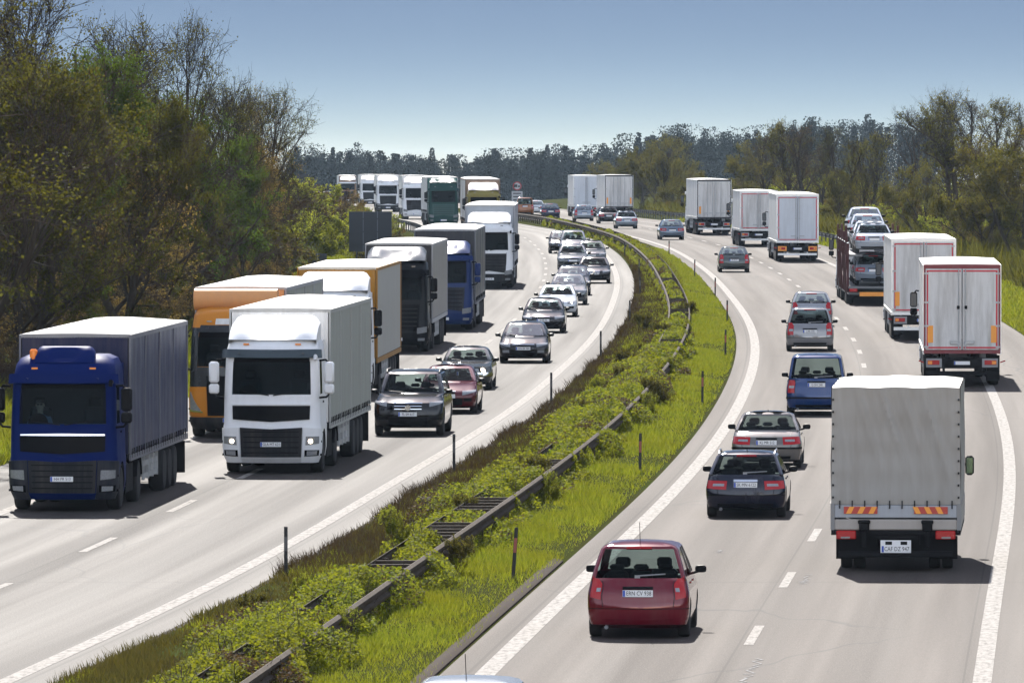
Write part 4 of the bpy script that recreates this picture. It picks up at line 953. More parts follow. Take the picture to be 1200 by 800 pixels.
    if nleaf:
        i = rng.integers(0, len(A), nleaf); k = rng.uniform(.2, 1.05, nleaf)[:, None]; LP = A[i] * (1 - k) + B[i] * k + rng.normal(size=(nleaf, 3)) * lscat * spread * .07
        # leaves gather in uneven clumps: thin out by a coarse random field
        fq = rng.normal(size=(7, 3)) * (2.2 / clump); fp = rng.uniform(0, 6.3, 7); fld = np.sin(LP @ fq.T + fp).sum(1) / 7 ** .5
        LP = LP[fld + rng.normal(size=len(LP)) * .25 > .1]
        Vl, Fl = leaves(LP, lsize, rng)
        V = np.concatenate([Vt, Vl]); F = np.concatenate([Ft, Fl + len(Vt)]); mi = np.concatenate([np.zeros(len(Ft), int), np.ones(len(Fl), int)])
    else: V, F, mi = Vt, Ft, np.zeros(len(Ft), int)
    cr = arr_mesh('crown', V, F, mi); cr.materials.append(twig); cr.materials.append(LF[leaf] if leaf else twig)
    return wood, cr
PROTO = {}
def proto(key, *variants):
    PROTO[key] = [(tree_mesh(*v[0], **v[1]), v[0][1]) for v in variants]
proto('olive', ((11, 11, 4.6, .24, 20, 6, 5, 4, 'olive', 90000, .085), {}), ((12, 10, 4.2, .22, 20, 6, 5, 4, 'olive', 85000, .085), dict(stems=2)))
proto('green', ((21, 10, 3.8, .22, 20, 6, 5, 4, 'green', 90000, .09), {}))
proto('bare', ((31, 11, 5.0, .24, 15, 6, 5, 3, 'brown', 4000, .07), dict(twig=TWIGD, up=.6)), ((32, 10, 4.4, .22, 15, 6, 5, 3, 'olive', 12000, .075), dict(twig=TWIGD, up=.75)))
proto('slim', ((34, 11, 2.6, .20, 16, 5, 4, 2, 'brown', 3000, .10), dict(twig=TWIGD, up=.8, start=.35)), ((35, 12, 2.3, .19, 16, 5, 4, 2, 'olive', 5000, .11), dict(twig=TWIGD, up=.7, start=.45, wob=.16)))
proto('budding', ((41, 9, 3.8, .2, 18, 6, 5, 3, 'gold', 26000, .10), dict(twig=TWIG)),)
proto('willow', ((51, 8, 4.2, .26, 22, 6, 5, 3, 'spring', 42000, .13), dict(stems=4, start=.08, up=.4, clump=1.3)), ((52, 9, 3.6, .24, 20, 6, 5, 3, 'spring', 30000, .13), dict(stems=3, start=.15, up=.6, clump=1.3)))
proto('airy', ((55, 11, 4.0, .24, 17, 6, 4, 2, 'spring', 7000, .12), dict(twig=TWIGD, up=.7, start=.25, clump=1.4)), ((56, 10, 3.6, .22, 17, 6, 4, 2, 'spring', 11000, .12), dict(twig=TWIGD, up=.6, start=.22, clump=1.4)))
proto('brushy', ((61, 4.2, 2.3, .08, 22, 5, 5, 3, 'brown', 16000, .09), dict(stems=6, start=.05, up=.55)), ((62, 3.8, 2.2, .08, 22, 5, 5, 3, 'gold', 14000, .085), dict(stems=6, start=.05, up=.5)), ((63, 4.4, 2.2, .08, 22, 5, 5, 3, 'olive', 20000, .10), dict(stems=6, start=.05, up=.55)))
proto('leafy_bush', ((71, 3.0, 1.9, .06, 22, 5, 5, 3, 'lime', 20000, .10), dict(stems=6, start=.03, up=.45, clump=.6)), ((72, 2.6, 1.8, .06, 22, 5, 5, 3, 'spring', 20000, .10), dict(stems=6, start=.03, up=.45, clump=.6)))
def plant(kind, name, X, Y, h, rz, label, cat, group, var=0, wide=1.0, sink=.1):
    (wd, cr), H = PROTO[kind][var % len(PROTO[kind])]
    s = h / H
    r = empty(name, (X, Y, float(gheight(X, Y)) - sink), rz, label, cat, group); r.scale = (s * wide, s * wide, s)
    for nm, me in (('trunk' if cat == 'tree' else 'stem', wd), ('crown', cr)):
        o = bpy.data.objects.new(nm, me); COL.objects.link(o); o.parent = r
    return r
def by_px(px, Y): return (px - 600) / FOC * Y
def top_h(px, Y, ytop):
    """tree height that puts the crown's top at photo row ytop"""
    X = by_px(px, Y); return 9 + (200 - ytop) / FOC * Y - float(gheight(X, Y))
DESC = dict(olive='olive leafed broad tree', green='fresh green leafed tree', bare='dark leafless twiggy tree', slim='slender dark nearly leafless tree', budding='tree with pale golden buds', willow='bushy many stemmed olive tree', airy='airy tree with thin spring leaves')
rn = random.Random(5)
LT = [(-32, 225, -60, 'olive', 1.1), (40, 262, 22, 'olive', 1.05), (8, 300, -30, 'bare', 1), (82, 292, -12, 'bare', 1), (118, 318, 30, 'bare', 1), (92, 268, 118, 'olive', .8), (146, 300, 92, 'budding', .9), (197, 340, 30, 'bare', .75), (158, 335, 66, 'bare', 1),
      (176, 300, 130, 'olive', .9), (238, 340, 108, 'green', .95), (222, 318, 150, 'olive', .8), (272, 372, 104, 'bare', 1), (286, 392, 108, 'bare', .9), (312, 405, 106, 'bare', .85), (322, 428, 120, 'budding', .65), (300, 385, 165, 'budding', .6), (285, 365, 160, 'green', .6), (255, 350, 122, 'bare', .9), (20, 250, 120, 'bare', .9), (60, 285, 60, 'green', .8), (338, 455, 150, 'slim', .9)]
LT.sort(key=lambda t: t[0])
cnt = {}
for i, (px, Y, yt, k, wd) in enumerate(LT):
    X = by_px(px, Y); X = min(X, float(XL(Y)) - 10.75 - 4.5 - max(0, Y - 380) * .06)
    t = plant(k, k if False else 'tree', X, Y, top_h(px, Y, yt), rn.uniform(0, 6.3), f'{DESC[k]}, {ordinal(i)} from the left on the left bank', 'tree', 'trees on the left bank', i, wd)
# second row further back closes the view between the crowns
for i in range(14):
    Y = 300 + i * 16; X = float(XL(Y)) - 10.75 - rn.uniform(17, 30); k = ['bare', 'olive', 'green', 'bare'][i % 4]
    plant(k, 'tree', X, Y, rn.uniform(8.5, 10.5), rn.uniform(0, 6.3), 'tree standing in the dense back row of the left wood', 'tree', 'back row of the left wood', i)
# right-hand wood
RT = [(1206, 600, 140, 'airy', 1), (1180, 640, 118, 'airy', .9), (1150, 640, 108, 'bare', .9), (1128, 620, 104, 'slim', 1.1), (1105, 600, 102, 'airy', .8), (1072, 560, 98, 'slim', 1.4), (1048, 560, 140, 'slim', 1.5), (1022, 640, 150, 'airy', .8), (1140, 520, 150, 'willow', 1.25), (1196, 500, 160, 'willow', 1.1), (1090, 520, 205, 'willow', 1.0), (1030, 580, 190, 'willow', .9),
      (1000, 660, 148, 'slim', 1.4), (985, 680, 150, 'bare', .8), (962, 690, 162, 'slim', 1.3), (945, 690, 138, 'slim', 1.3), (925, 700, 142, 'airy', .8), (905, 720, 140, 'slim', 1.3), (888, 720, 138, 'airy', .8), (872, 740, 152, 'slim', 1.2), (985, 640, 190, 'airy', .9), (940, 660, 190, 'willow', .8), (1060, 700, 128, 'bare', .9), (1160, 760, 112, 'airy', 1), (1010, 760, 158, 'airy', 1), (955, 800, 160, 'bare', 1), (900, 830, 162, 'willow', 1),
      (780, 900, 160, 'willow', .8), (800, 960, 158, 'airy', .9), (765, 930, 180, 'slim', 1.2), (745, 880, 185, 'willow', .9), (725, 900, 172, 'slim', 1.4), (700, 930, 170, 'airy', .8), (680, 900, 180, 'airy', .8), (660, 950, 178, 'olive', .8), (640, 950, 178, 'bare', .8), (620, 980, 182, 'olive', .8), (597, 960, 174, 'olive', .8), (576, 1000, 188, 'airy', .9), (716, 860, 200, 'willow', .8), (690, 1000, 178, 'olive', .8), (655, 1010, 190, 'willow', .9), (610, 1040, 190, 'willow', 1)]
RT.sort(key=lambda t: t[0])
for i, (px, Y, yt, k, wd) in enumerate(RT):
    X = by_px(px, Y); X = max(X, float(XR(Y)) + 10.95 + 7)
    plant(k, 'tree', X, Y, max(3, top_h(px, Y, yt)), rn.uniform(0, 6.3), f'{DESC[k]}, {ordinal(i)} from the left beyond the right carriageway', 'tree', 'trees beyond the right carriageway', i, wd)
# undergrowth
k = 0
for row, (o0, o1) in enumerate(((3.6, 5.2), (5.6, 7.6), (8, 11))):
    Y = 214 + row * 3
    while Y < 415:
        X = float(XL(Y)) - 10.75 - rn.uniform(o0, o1); h = rn.uniform(1.8, 2.8) if row == 0 else rn.uniform(3.0, 4.8)
        if 600 + X * FOC / Y > 330: Y += 7; continue
        plant('brushy', 'bush', X, Y, h, rn.uniform(0, 6.3), 'tangled brown twiggy bush in the thicket under the left trees', 'bush', 'undergrowth of the left bank', rn.randrange(3), rn.uniform(.9, 1.25)); Y += rn.uniform(6, 9.5)
for row, (o0, o1) in enumerate(((2.6, 4.2), (5, 8), (9, 14))):
    Y = 418 + row * 4
    while Y < 760:
        X = float(XL(Y)) - 10.75 - rn.uniform(o0, o1); h = rn.uniform(1.1, 1.9) if row == 0 else rn.uniform(1.8, 3.2)
        if 600 + X * FOC / Y > 340 and Y < 462: Y += 9; continue
        if Y > 560: h = min(h, 1.7)
        plant('leafy_bush' if rn.random() < .75 else 'brushy', 'bush', X, Y, h, rn.uniform(0, 6.3), 'yellow green leafy bush on the slope beside the dark sign backs', 'bush', 'bushes beside the sign backs', rn.randrange(3), rn.uniform(1, 1.4)); Y += rn.uniform(8, 13)
for row, (o0, o1) in enumerate(((6.5, 8.5), (9, 12), (13, 18))):
    Y = 430 + row * 6
    while Y < 900:
        o = rn.uniform(o0, o1) + max(0, (520 - Y) / 90 * 3.5); X = float(XR(Y)) + 10.95 + o; h = rn.uniform(1.6, 2.6) if row == 0 else rn.uniform(2.2, 3.6)
        plant('brushy' if rn.random() < .6 else 'leafy_bush', 'bush', X, Y, h, rn.uniform(0, 6.3), 'olive brown brushwood bush along the right verge', 'bush', 'brushwood of the right verge', rn.randrange(3), rn.uniform(1, 1.4)); Y += rn.uniform(9, 14)
# far wood: one mass of conifers and bare crowns on the low ridge
def far_wood():
    rng = np.random.default_rng(3); Vs, Fs, n = [], [], 0
    for i in range(520):
        px = rng.uniform(340, 1120); Y = rng.uniform(1750, 2500); X = by_px(px, Y); g = float(gheight(X, Y))
        base = np.interp(px, [340, 380, 450, 560, 620, 700, 760, 800, 860, 960, 1120], [176, 183, 186, 190, 186, 180, 168, 160, 165, 150, 140])
        h = max(4, 9 + (200 - base) / FOC * Y - g + rng.normal() * 1.5 - (rng.random() < .35) * 2.5); wd = h * rng.uniform(.13, .24)
        m = 820; zz = rng.uniform(.12, 1, m) ** .85; az = rng.uniform(0, 2 * PI, m); rad = (wd * (1.06 - zz) ** .7) * np.sqrt(rng.uniform(.1, 1, m)) * (1 + .5 * np.sin(az * 2 + i))
        if rng.random() < .4: rad = wd * 1.2 * np.sqrt(np.clip(1 - ((zz - .62) / .42) ** 2, 0.03, 1)) * np.sqrt(rng.uniform(0, 1, m))
        P = np.stack([X + rad * np.cos(az), Y + rad * np.sin(az), g + zz * h], 1); V, F = leaves(P, .5, rng, .75); Vs.append(V); Fs.append(F + n); n += len(V)
        Vt, Ft = ribbon(np.array([[X, Y, g - .5]]), np.array([[X, Y, g + h * .97]]), np.array([.22]), np.array([.04]), rng); Vs.append(Vt); Fs.append(Ft + n); n += len(Vt)
    me = arr_mesh('far_wood', np.concatenate(Vs), np.concatenate(Fs)); tag(obj('far_wood', me, LF['pine']), 'hazy blue dark wood on the skyline behind the lorries', None, None, 'stuff')
far_wood()
# ------------------------------------------------------------------ median and verge growth
def field(name, label, mat, n, o_fn, y0, y1, hmin, hmax, wid, seed, keep=None, dp=1.6):
    rng = np.random.default_rng(seed); Y = y0 + (y1 - y0) * rng.uniform(0, 1, n) ** dp; X = o_fn(Y, rng)
    if keep is not None: k = keep(X, Y, rng); X, Y = X[k], Y[k]
    n = len(X); Z = gheight(X, Y); sc = 1 + np.maximum(Y - 140, 0) / 220.0
    h = rng.uniform(hmin, hmax, n) * (.6 + .9 * patchy(X, Y)); a = rng.uniform(0, 2 * PI, n); lean = rng.normal(size=(n, 2)) * .4 * h[:, None]; ww = wid * sc * rng.uniform(.6, 1.4, n)
    B = np.stack([X, Y, Z - .02], 1); dx = np.stack([np.cos(a) * ww, np.sin(a) * ww, np.zeros(n)], 1); T = B + np.stack([lean[:, 0], lean[:, 1], h], 1)
    V = np.stack([B - dx, B + dx, T], 1).reshape(-1, 3); F = np.arange(n * 3).reshape(-1, 3)
    tag(obj(name, arr_mesh(name, V, F), mat), label, None, None, 'stuff')
_ph = [(rn.uniform(0, 6.3), rn.uniform(.35, 2.6), rn.uniform(.05, .4)) for _ in range(9)]
def patchy(X, Y):
    v = sum(np.sin(X * a + Y * b + p) for p, a, b in _ph) / 9; v2 = sum(np.sin(X * b * 5 - Y * a * .35 + p * 2) for p, a, b in _ph) / 9
    return np.clip(.5 + (v + v2) * .9, 0, 1)
GR = leafmat('grass_bright', (.062, .092, .009), (.140, .158, .026), .5); GD = leafmat('grass_dull', (.036, .038, .012), (.066, .060, .022), .35); GB = leafmat('dry_stalks', (.027, .020, .015), (.050, .038, .027), .2)
def med(a, b): return lambda Y, rng: XL(Y) + a + (XR(Y) - XL(Y) - a + b) * rng.uniform(0, 1, len(Y))
field('grass', 'bright green grass of the median next to the right carriageway', GR, 230000, lambda Y, r: XR(Y) - .8 - 2.0 * r.uniform(0, 1, len(Y)) ** .9, 118, 560, .05, .15, .012, 1, keep=lambda X, Y, r: r.uniform(0, 1, len(X)) < .25 + .9 * patchy(X, Y) * np.clip((XR(Y) - .72 - X) / .8, .1, 1))
field('grass', 'dull green and brown grass of the median next to the left carriageway', GD, 130000, lambda Y, r: XL(Y) + 1.0 + 2.4 * r.uniform(0, 1, len(Y)), 118, 600, .05, .17, .013, 2, keep=lambda X, Y, r: r.uniform(0, 1, len(X)) < .15 + patchy(X, Y) * 1.0)
field('grass', 'patches of bright green grass beside the left gutter', GR, 90000, lambda Y, r: XL(Y) + 1.2 + 2.2 * r.uniform(0, 1, len(Y)), 118, 600, .05, .15, .012, 3, keep=lambda X, Y, r: patchy(X * 1.3, Y * .8 + 40) > .56)
field('grass', 'bright green grass between the left gutter and the bend of the middle rail', GR, 70000, lambda Y, r: XL(Y) + 1.5 + (XR(Y) - 3.7 - XL(Y) - 1.5) * r.uniform(0, 1, len(Y)), 290, 600, .06, .16, .012, 8, dp=1.0)
field('dry_weeds', 'brown dry weeds along the median edge of the left carriageway', GB, 110000, lambda Y, r: XL(Y) + .95 + 1.6 * r.uniform(0, 1, len(Y)) ** 1.3, 118, 500, .05, .28, .009, 4, keep=lambda X, Y, r: (Y > 165) & (r.uniform(0, 1, len(X)) < patchy(X, Y * 1.2 + 9)))
field('grass', 'bright green grass verge left of the oncoming lanes', GR, 110000, lambda Y, r: XL(Y) - 10.8 - 5.5 * r.uniform(0, 1, len(Y)), 170, 520, .12, .38, .018, 5, dp=1.2)
field('grass', 'green grass verge right of the right carriageway', GR, 120000, lambda Y, r: XR(Y) + 11.0 + 9.5 * r.uniform(0, 1, len(Y)), 280, 760, .10, .30, .022, 6, dp=1.1)
field('tall_weeds', 'tall pale brush grass in front of the right wood', LF['olive'], 60000, lambda Y, r: XR(Y) + 15 + 16 * r.uniform(0, 1, len(Y)), 420, 900, .5, 1.3, .03, 7, dp=1.0)
# ivy and bramble cover over the middle rails, broken by gaps where the rails show
GAPS = [(153, 158.5), (165, 172.5), (177.5, 184), (199, 203.5), (306, 313), (352, 362), (372, 381), (420, 430)]
def ivy():
    rng = np.random.default_rng(9); n = 640000; Y = 118 + 580 * rng.uniform(0, 1, n) ** 1.5; c = XR(Y) - 3.02
    farf = np.clip((Y - 300) / 60, 0, 1)
    left = (1.25 + .45 * np.sin(Y * .13 + 2) + .35 * np.sin(Y * .41) + .25 * np.sin(Y * 1.3)) * (1 - farf) + (.50 + .12 * np.sin(Y * .5)) * farf
    right = (.62 + .22 * np.sin(Y * .29) + .25 * np.sin(Y * .83 + 1)) * (1 - farf) + (.42 + .10 * np.sin(Y * .37)) * farf
    u = rng.uniform(-1, 1, n); o = np.where(u < 0, u * left, u * right); X = c + o
    t = patchy(X * 1.6, Y * 2.2); prof = np.sqrt(np.clip(1 - np.abs(u) ** 2.4, 0, 1))
    H = (.36 + .24 * np.sin(Y * .19 + 1) ** 2 + .36 * t) * prof * (1 - .22 * farf)
    q = rng.uniform(0, 1, n); Z = gheight(X, Y) + H * (1 - q ** 2.2 * .8) + rng.normal(size=n) * .025
    gap = np.zeros(n, bool)
    for a, b in GAPS: gap |= (Y > a) & (Y < b) & (Z > gheight(X, Y) + .27)
    show = np.sin(Y * .23) + .6 * np.sin(Y * .61 + 2) > .12           # stretches where the right-hand beam stays clear
    keep = ~gap & ~((o > .34) & (Z > gheight(X, Y) + .26) & show) & (rng.uniform(0, 1, n) < .12 + 1.3 * t)
    X, Y, Z = X[keep], Y[keep], Z[keep]; P = np.stack([X, Y, Z], 1); sc = 1 + np.maximum(Y - 140, 0) / 240
    n = len(P); u = rng.normal(size=(n, 3)); u[:, 2] *= .5; u /= np.linalg.norm(u, axis=1, keepdims=True); v = np.cross(u, rng.normal(size=(n, 3)) * .5 + np.array([0, 0, .8])); v /= np.linalg.norm(v, axis=1, keepdims=True)
    s = (.026 * sc * rng.uniform(.6, 1.5, n))[:, None]; V = np.stack([P - u * s, P + v * s * .75, P + u * s, P - v * s * .75], 1).reshape(-1, 3); F = np.arange(n * 4).reshape(-1, 4)
    m = 5000; i = rng.integers(0, n, m); A = P[i] + np.array([0, 0, -.1]); B = A + rng.normal(size=(m, 3)) * np.array([.12, .2, .12]) + np.array([0, 0, .16]); Vt, Ft = ribbon(A, B, np.full(m, .008), np.full(m, .005), rng)
    dead = (patchy(X * .9 + 5, Y * 1.5 + 3) + rng.normal(size=n) * .12) > .86; mi = np.concatenate([np.where(dead, 2, 0), np.ones(len(Ft), int)])
    me = arr_mesh('ivy_cover', np.concatenate([V, Vt]), np.concatenate([F, Ft + len(V)]), mi); tag(obj('ivy_cover', me, [LF['ivy'], TWIG, LF['brown']]), 'yellow green ivy and bramble sprawling over the middle guard rails', None, None, 'stuff')
ivy()
for i in range(26):
    Y = 138 + i * 9 + rn.uniform(-3, 3); X = float(XR(Y)) - 3.2 + rn.uniform(-1.5, .9)
    plant('leafy_bush', 'shrub', X, Y, rn.uniform(.55, 1.0), rn.uniform(0, 6.3), 'small leafy shoot growing up through the median ivy', 'shrub', 'shoots in the median ivy', i, .7, .05)
# ------------------------------------------------------------------ guard rails, marker posts, signs
RAILM = plain('weathered_rail', (.044, .033, .024), .9, 0, .35, 3, spec=.12, dirt=.2); RAILG = plain('rail_galvanised', (.10, .10, .10), .7, .2, .25, 3, spec=.2)
def beam(xf, o, y0, y1, zc, step=4.0, dep=.055, hgt=.31, face=1, skip=()):
    """W-profile rail: cross-section swept along the road"""
    prof = [(0, -.155), (dep * .9, -.11), (dep, -.06), (.0, -.018), (0, .018), (dep, .06), (dep * .9, .11), (0, .155)]
    prof = prof + [(p[0] - .012, p[1]) for p in prof[::-1]]
    ys = np.arange(y0, y1 + .01, step); mb = MB()
    P = [[(float(xf(y)) + o + face * a, y, float(zroad(y)) + zc + b) for a, b in prof + prof[:1]] for y in ys]; mb.grid(P); return mb
def guard_rail(name, label, xf, offs, y0, y1, z, mat, post_step, post_y, bars=None, base=None):
    r = empty(name, (float(xf(y0)) + offs[0], y0, float(zroad(y0))), 0, label, 'guard rail'); off = Vector(r.location)
    def put(mb, nm, m_, sm=None):
        mb.v = [(a - off.x, b - off.y, c - off.z) for a, b, c in mb.v]; return mb.build(nm, m_, r, sm)
    for o, fc in zip(offs, (1, -1)): put(beam(xf, o, y0, y1, z, face=fc), 'rail_beam', mat, 35)
    y = y0 + 1; k = 0; rest = MB()
    def onepost(mb, o, y): X = float(xf(y)) + o; Z = float(gheight(X, y)); mb.box(X - .05, X + .05, y - .03, y + .03, Z - .1, float(zroad(y)) + z + .1)
    while y < y1:
        for o, fc in zip(offs, (1, -1)):
            if k < 90: mb = MB(); onepost(mb, o - fc * .065, y); put(mb, 'rail_post', mat); k += 1
            else: onepost(rest, o - fc * .065, y)
        y += post_step
    if rest.v: tag(put(rest, 'rail_post', mat), kind='stuff')
    if bars:
        for y in bars:
            X0, X1 = float(xf(y)) + offs[1] + .01, float(xf(y)) + offs[0] - .01; Z = float(zroad(y)) + z; mb = MB(); mb.box(X0, X1, y - .06, y + .06, Z + .06, Z + .14); put(mb, 'spacer_bar', mat)
    return r
bars = []
for a, b in GAPS:
    y = a + .4
    while y < b: bars.append(y); y += 1.33 if y < 250 else 2.6
guard_rail('guard_rail', 'weathered double guard rail along the middle of the median', XR, (-2.62, -3.42), 110, 900, .62, RAILM, 4.0, 0, bars)
guard_rail('guard_rail', 'grey steel guard rail behind the outer lane of the right carriageway', XR, (11.6,), 455, 900, .62, RAILG, 4.0, 0)
guard_rail('guard_rail', 'grey steel guard rail along the outer edge of the far left carriageway', XL, (-11.3,), 520, 900, .62, RAILG, 4.0, 0)
POSTM = plain('marker_post_dark', (.008, .0075, .0075), .6, 0, .2, 5)
def marker(px, py, ht, side, i, lean=0, red=False):
    X, Y = at(px, py); Z = float(gheight(X, Y)); r = empty('marker_post', (X, Y, Z), 0, f'thin dark marker post, {ordinal(i)} from the camera beside the {side} carriageway', 'marker post', f'marker posts beside the {side} carriageway'); r.rotation_euler = (0, lean, 0)
    mb = MB(); mb.box(-.035, .035, -.012, .012, -.15, ht, 0, .008); mb.build('stake', POSTM, r)
    q = MB(); q.box(-.028, .028, -.0165, -.0125, ht * .52, ht * .80); q.build('reflector', plain('post_reflector', (.22, .045, .03), .4) if red else plain('post_reflector_grey', (.06, .058, .06), .4), r)
PL = [(335, 680, .98), (532, 557, .98), (646, 475, .98), (704, 420, .98), (738, 380, .98), (750, 348, .95), (749, 325, .95), (732, 302, .95)]
PR = [(601, 684, 1.0), (750, 558, 1.0), (823, 475, 1.0), (850, 420, 1.0), (852, 380, .98), (838, 349, .95), (814, 326, .95), (784, 301, .95)]
for i, (a, b, h) in enumerate(PL): marker(a, b, h, 'left', i)
for i, (a, b, h) in enumerate(PR): marker(a, b, h, 'right', i, .07 if i == 0 else .01, True)
SIGNB = plain('sign_back', (.030, .036, .045), .55, .3, .12, 1.2); SPOST = plain('sign_post', (.07, .075, .08), .5, .6)
def sign_back(px0, px1, y0, y1, Y, seams, label, posts):
    s = FOC / Y; X0, X1 = (px0 - 600) / s, (px1 - 600) / s; z1, z0 = 9 + (200 - y0) / s, 9 + (200 - y1) / s; xm = (X0 + X1) / 2; g = float(gheight(xm, Y))
    r = empty('road_sign', (xm, Y, g), 0, label, 'road sign'); w_ = X1 - X0
    p = MB(); p.box(-w_ / 2, w_ / 2, -.03, .03, z0 - g, z1 - g, 0, .02); pn = p.build('sign_panel', SIGNB, r)
    for k in range(1, seams + 1): q = MB(); xx = -w_ / 2 + w_ * k / (seams + 1); q.box(xx - .02, xx + .02, -.05, -.032, z0 - g, z1 - g); q.build('panel_seam', plain('seam_light', (.10, .115, .14), .5), pn)
    for k in range(3): q = MB(); zz = z0 - g + (z1 - z0) * (.18 + .32 * k); q.box(-w_ / 2, w_ / 2, -.075, -.052, zz - .03, zz + .03); q.build('cross_rail', SIGNB, pn)
    for x in posts: q = MB(); q.tube([(x * w_, .09, -.3), (x * w_, .09, z1 - g - .1)], .055, 8); q.build('sign_post', SPOST, r, 40)
sign_back(409, 459, 248, 295, 455, 2, 'large dark back of a road sign with two seams above the bushes', (-.32, .32))
sign_back(361, 383, 297, 313, 425, 1, 'small dark sign back with one pale seam left of the large one', (-.3, .3))
sign_back(348, 362, 204, 228, 640, 0, 'narrow dark sign back far behind the edge of the left wood', (0,))
def round_sign(px, py, Y):
    X = by_px(px, Y); g = float(gheight(X, Y)); s = FOC / Y; zc = 9 + (200 - py) / s; d = .46
    r = empty('road_sign', (X, Y, g), 0, 'round red rimmed no overtaking sign with a white plate beneath, far ahead beside the road', 'road sign')
    q = MB(); q.tube([(0, .06, -.3), (0, .06, zc - g + .5)], .05, 8); q.build('sign_post', SPOST, r, 40)
    a = MB(); a.lathe([(-.02, d), (.02, d)], 'y', 32, (0, 0, zc - g)); disc = a.build('sign_disc', plain('sign_red', (.28, .015, .02), .5), r)
    b = MB(); b.lathe([(-.026, d * .76), (-.022, d * .76)], 'y', 32, (0, 0, zc - g)); b.build('sign_face', plain('sign_white', (.34, .35, .36), .6), disc)
    c = MB(); z = zc - g; c.box(-.34, .02, -.034, -.028, z - .12, z + .16); c.box(-.36, -.22, -.034, -.028, z - .16, z + .04); c.box(.08, .32, -.034, -.028, z - .12, z + .04, 0); c.build('truck_symbol', INK, disc)
    e = MB(); e.box(-.58, .58, -.02, .02, z - 1.75, z - .55, 0, .02); pl = e.build('plate', plain('sign_white', (.34, .35, .36), .6), r)
    f = MB()
    for k in range(3): f.box(-.42, .42, -.026, -.021, z - .85 - k * .34, z - .73 - k * .34)
    f.build('lettering', INK, pl)
round_sign(606, 218, 900)
# ------------------------------------------------------------------ traffic
def hd_on(Y): return PI - heading(XL, Y)
def hd_off(Y): return -heading(XR, Y)
G_ONC = 'cars queueing on the oncoming carriageway'; G_AWAY = 'cars driving away on the right carriageway'; G_TL = 'lorries on the oncoming carriageway'; G_TR = 'lorries on the right carriageway'
def car_at(px, py, away, label, sty, col, cat='car', Y=None, **k):
    if Y is None: X, Y = at(px, py)
    else: X = by_px(px, Y)
    f = XR if away else XL; L = STY[sty]['L']; dY = L / 2 - .8; a = heading(f, Y); Xc, Yc = X + math.tan(a) * dY, Y + dY
    return car(label, cat, sty, col, Xc, Yc, hd_off(Yc) if away else hd_on(Yc), G_AWAY if away else G_ONC, face='rear' if away else 'front', **k)
# --- right carriageway, driving away
car_at(750, 745, 1, 'dark red compact people carrier nearest the camera, rear wiper parked on its window', 'mpv', (.13, .006, .016), rearlamp='high', txt='ERN CV 938')
car_at(875, 605, 1, 'dark navy estate car with roof rails following the silver brown saloon', 'estate', (.005, .007, .020), rearlamp='corner', txt='SK MN 6122', rails='chrome')
car_at(899, 548, 1, 'silver brown saloon car with black bumper strip between navy estate and blue van', 'sedan', (.15, .14, .13), rearlamp='corner', txt='KL MR 512', metal=.6, trim='strip')
car_at(957, 486, 1, 'bright blue small van partly hidden by the grey tarpaulin truck', 'van', (.006, .032, .13), cat='van', rearlamp='low', txt='G SN 248', trim='black')
car_at(949, 411, 1, 'silver grey people carrier close behind another silver car', 'zafira', (.24, .24, .245), rearlamp='pillar', txt='J AK 318', metal=.6)
car_at(951, 382, 1, 'pale silver hatchback just ahead of the silver people carrier', 'hatch', (.30, .31, .32), rearlamp='pillar', metal=.6)
car_at(860, 319, 1, 'grey green hatchback alone in the fast lane beside the long white lorry', 'hatch', (.085, .095, .09), rearlamp='pillar', txt='M TB 77', metal=.5)
car_at(787, 281, 1, 'light blue hatchback in the fast lane left of the ribbed white lorry', 'hatch', (.13, .17, .22), rearlamp='corner', metal=.5)
car_at(734, 268, 1, 'silver blue saloon right of the dark saloon, below the two distant white lorries', 'sedan', (.22, .26, .30), rearlamp='corner', metal=.6)
car_at(713, 262, 1, 'black saloon just left of the silver blue saloon', 'sedan', (.015, .016, .02), rearlamp='corner')
car_at(684, 259, 1, 'pale silver blue car in front of the leftmost distant white lorry', 'hatch', (.28, .32, .36), rearlamp='pillar', metal=.6)
car_at(645, 0, 1, 'dark blue car left of the distant white lorries', 'hatch', (.012, .02, .05), rearlamp='corner', Y=800)
car_at(628, 0, 1, 'tiny white car between the orange van and the dark blue car', 'hatch', (.6, .62, .64), rearlamp='corner', Y=880)
car_at(615, 0, 1, 'orange brown van with dark rear window far ahead below the round sign', 'van', (.24, .085, .025), cat='van', rearlamp='low', Y=860)
car_at(546, 0, 1, 'pale silver car whose roof just enters the bottom edge', 'mpv', (.55, .57, .6), rearlamp='high', Y=111.2)
# --- oncoming cars in the fast lane
car_at(480, 510, 0, 'black off-road car with broad chrome grille beside the white lorry', 'suv', (.005, .006, .009), front='suv', txt='FL SH 617', lit=0, rails=True)
car_at(525, 484, 0, 'red saloon car between the black off-roader and the old silver saloon', 'sedan', (.085, .005, .009), front='audi', lit=0)
car_at(546, 456, 0, 'old square silver and black saloon with round headlamps', 'coupe', (.055, .06, .06), front='round', lit=-1, metal=.5)
car_at(614, 425, 0, 'black saloon with lit headlamps leading the gap in the fast lane', 'hatch', (.005, .0055, .008), front='fog', txt='WN BK 480', lit=0)
car_at(637, 390, 0, 'dark grey saloon with slim headlamps behind the black saloon', 'sedan', (.012, .013, .016), front='audi', txt='A YR 90', lit=0, metal=.4)
car_at(653, 371, 0, 'white saloon with one headlamp glowing in the queue', 'sedan', (.62, .64, .66), front='merc', lit=-1)
car_at(666, 357, 0, 'silver car half hidden behind the white saloon', 'hatch', (.16, .17, .175), front='modern', metal=.6)
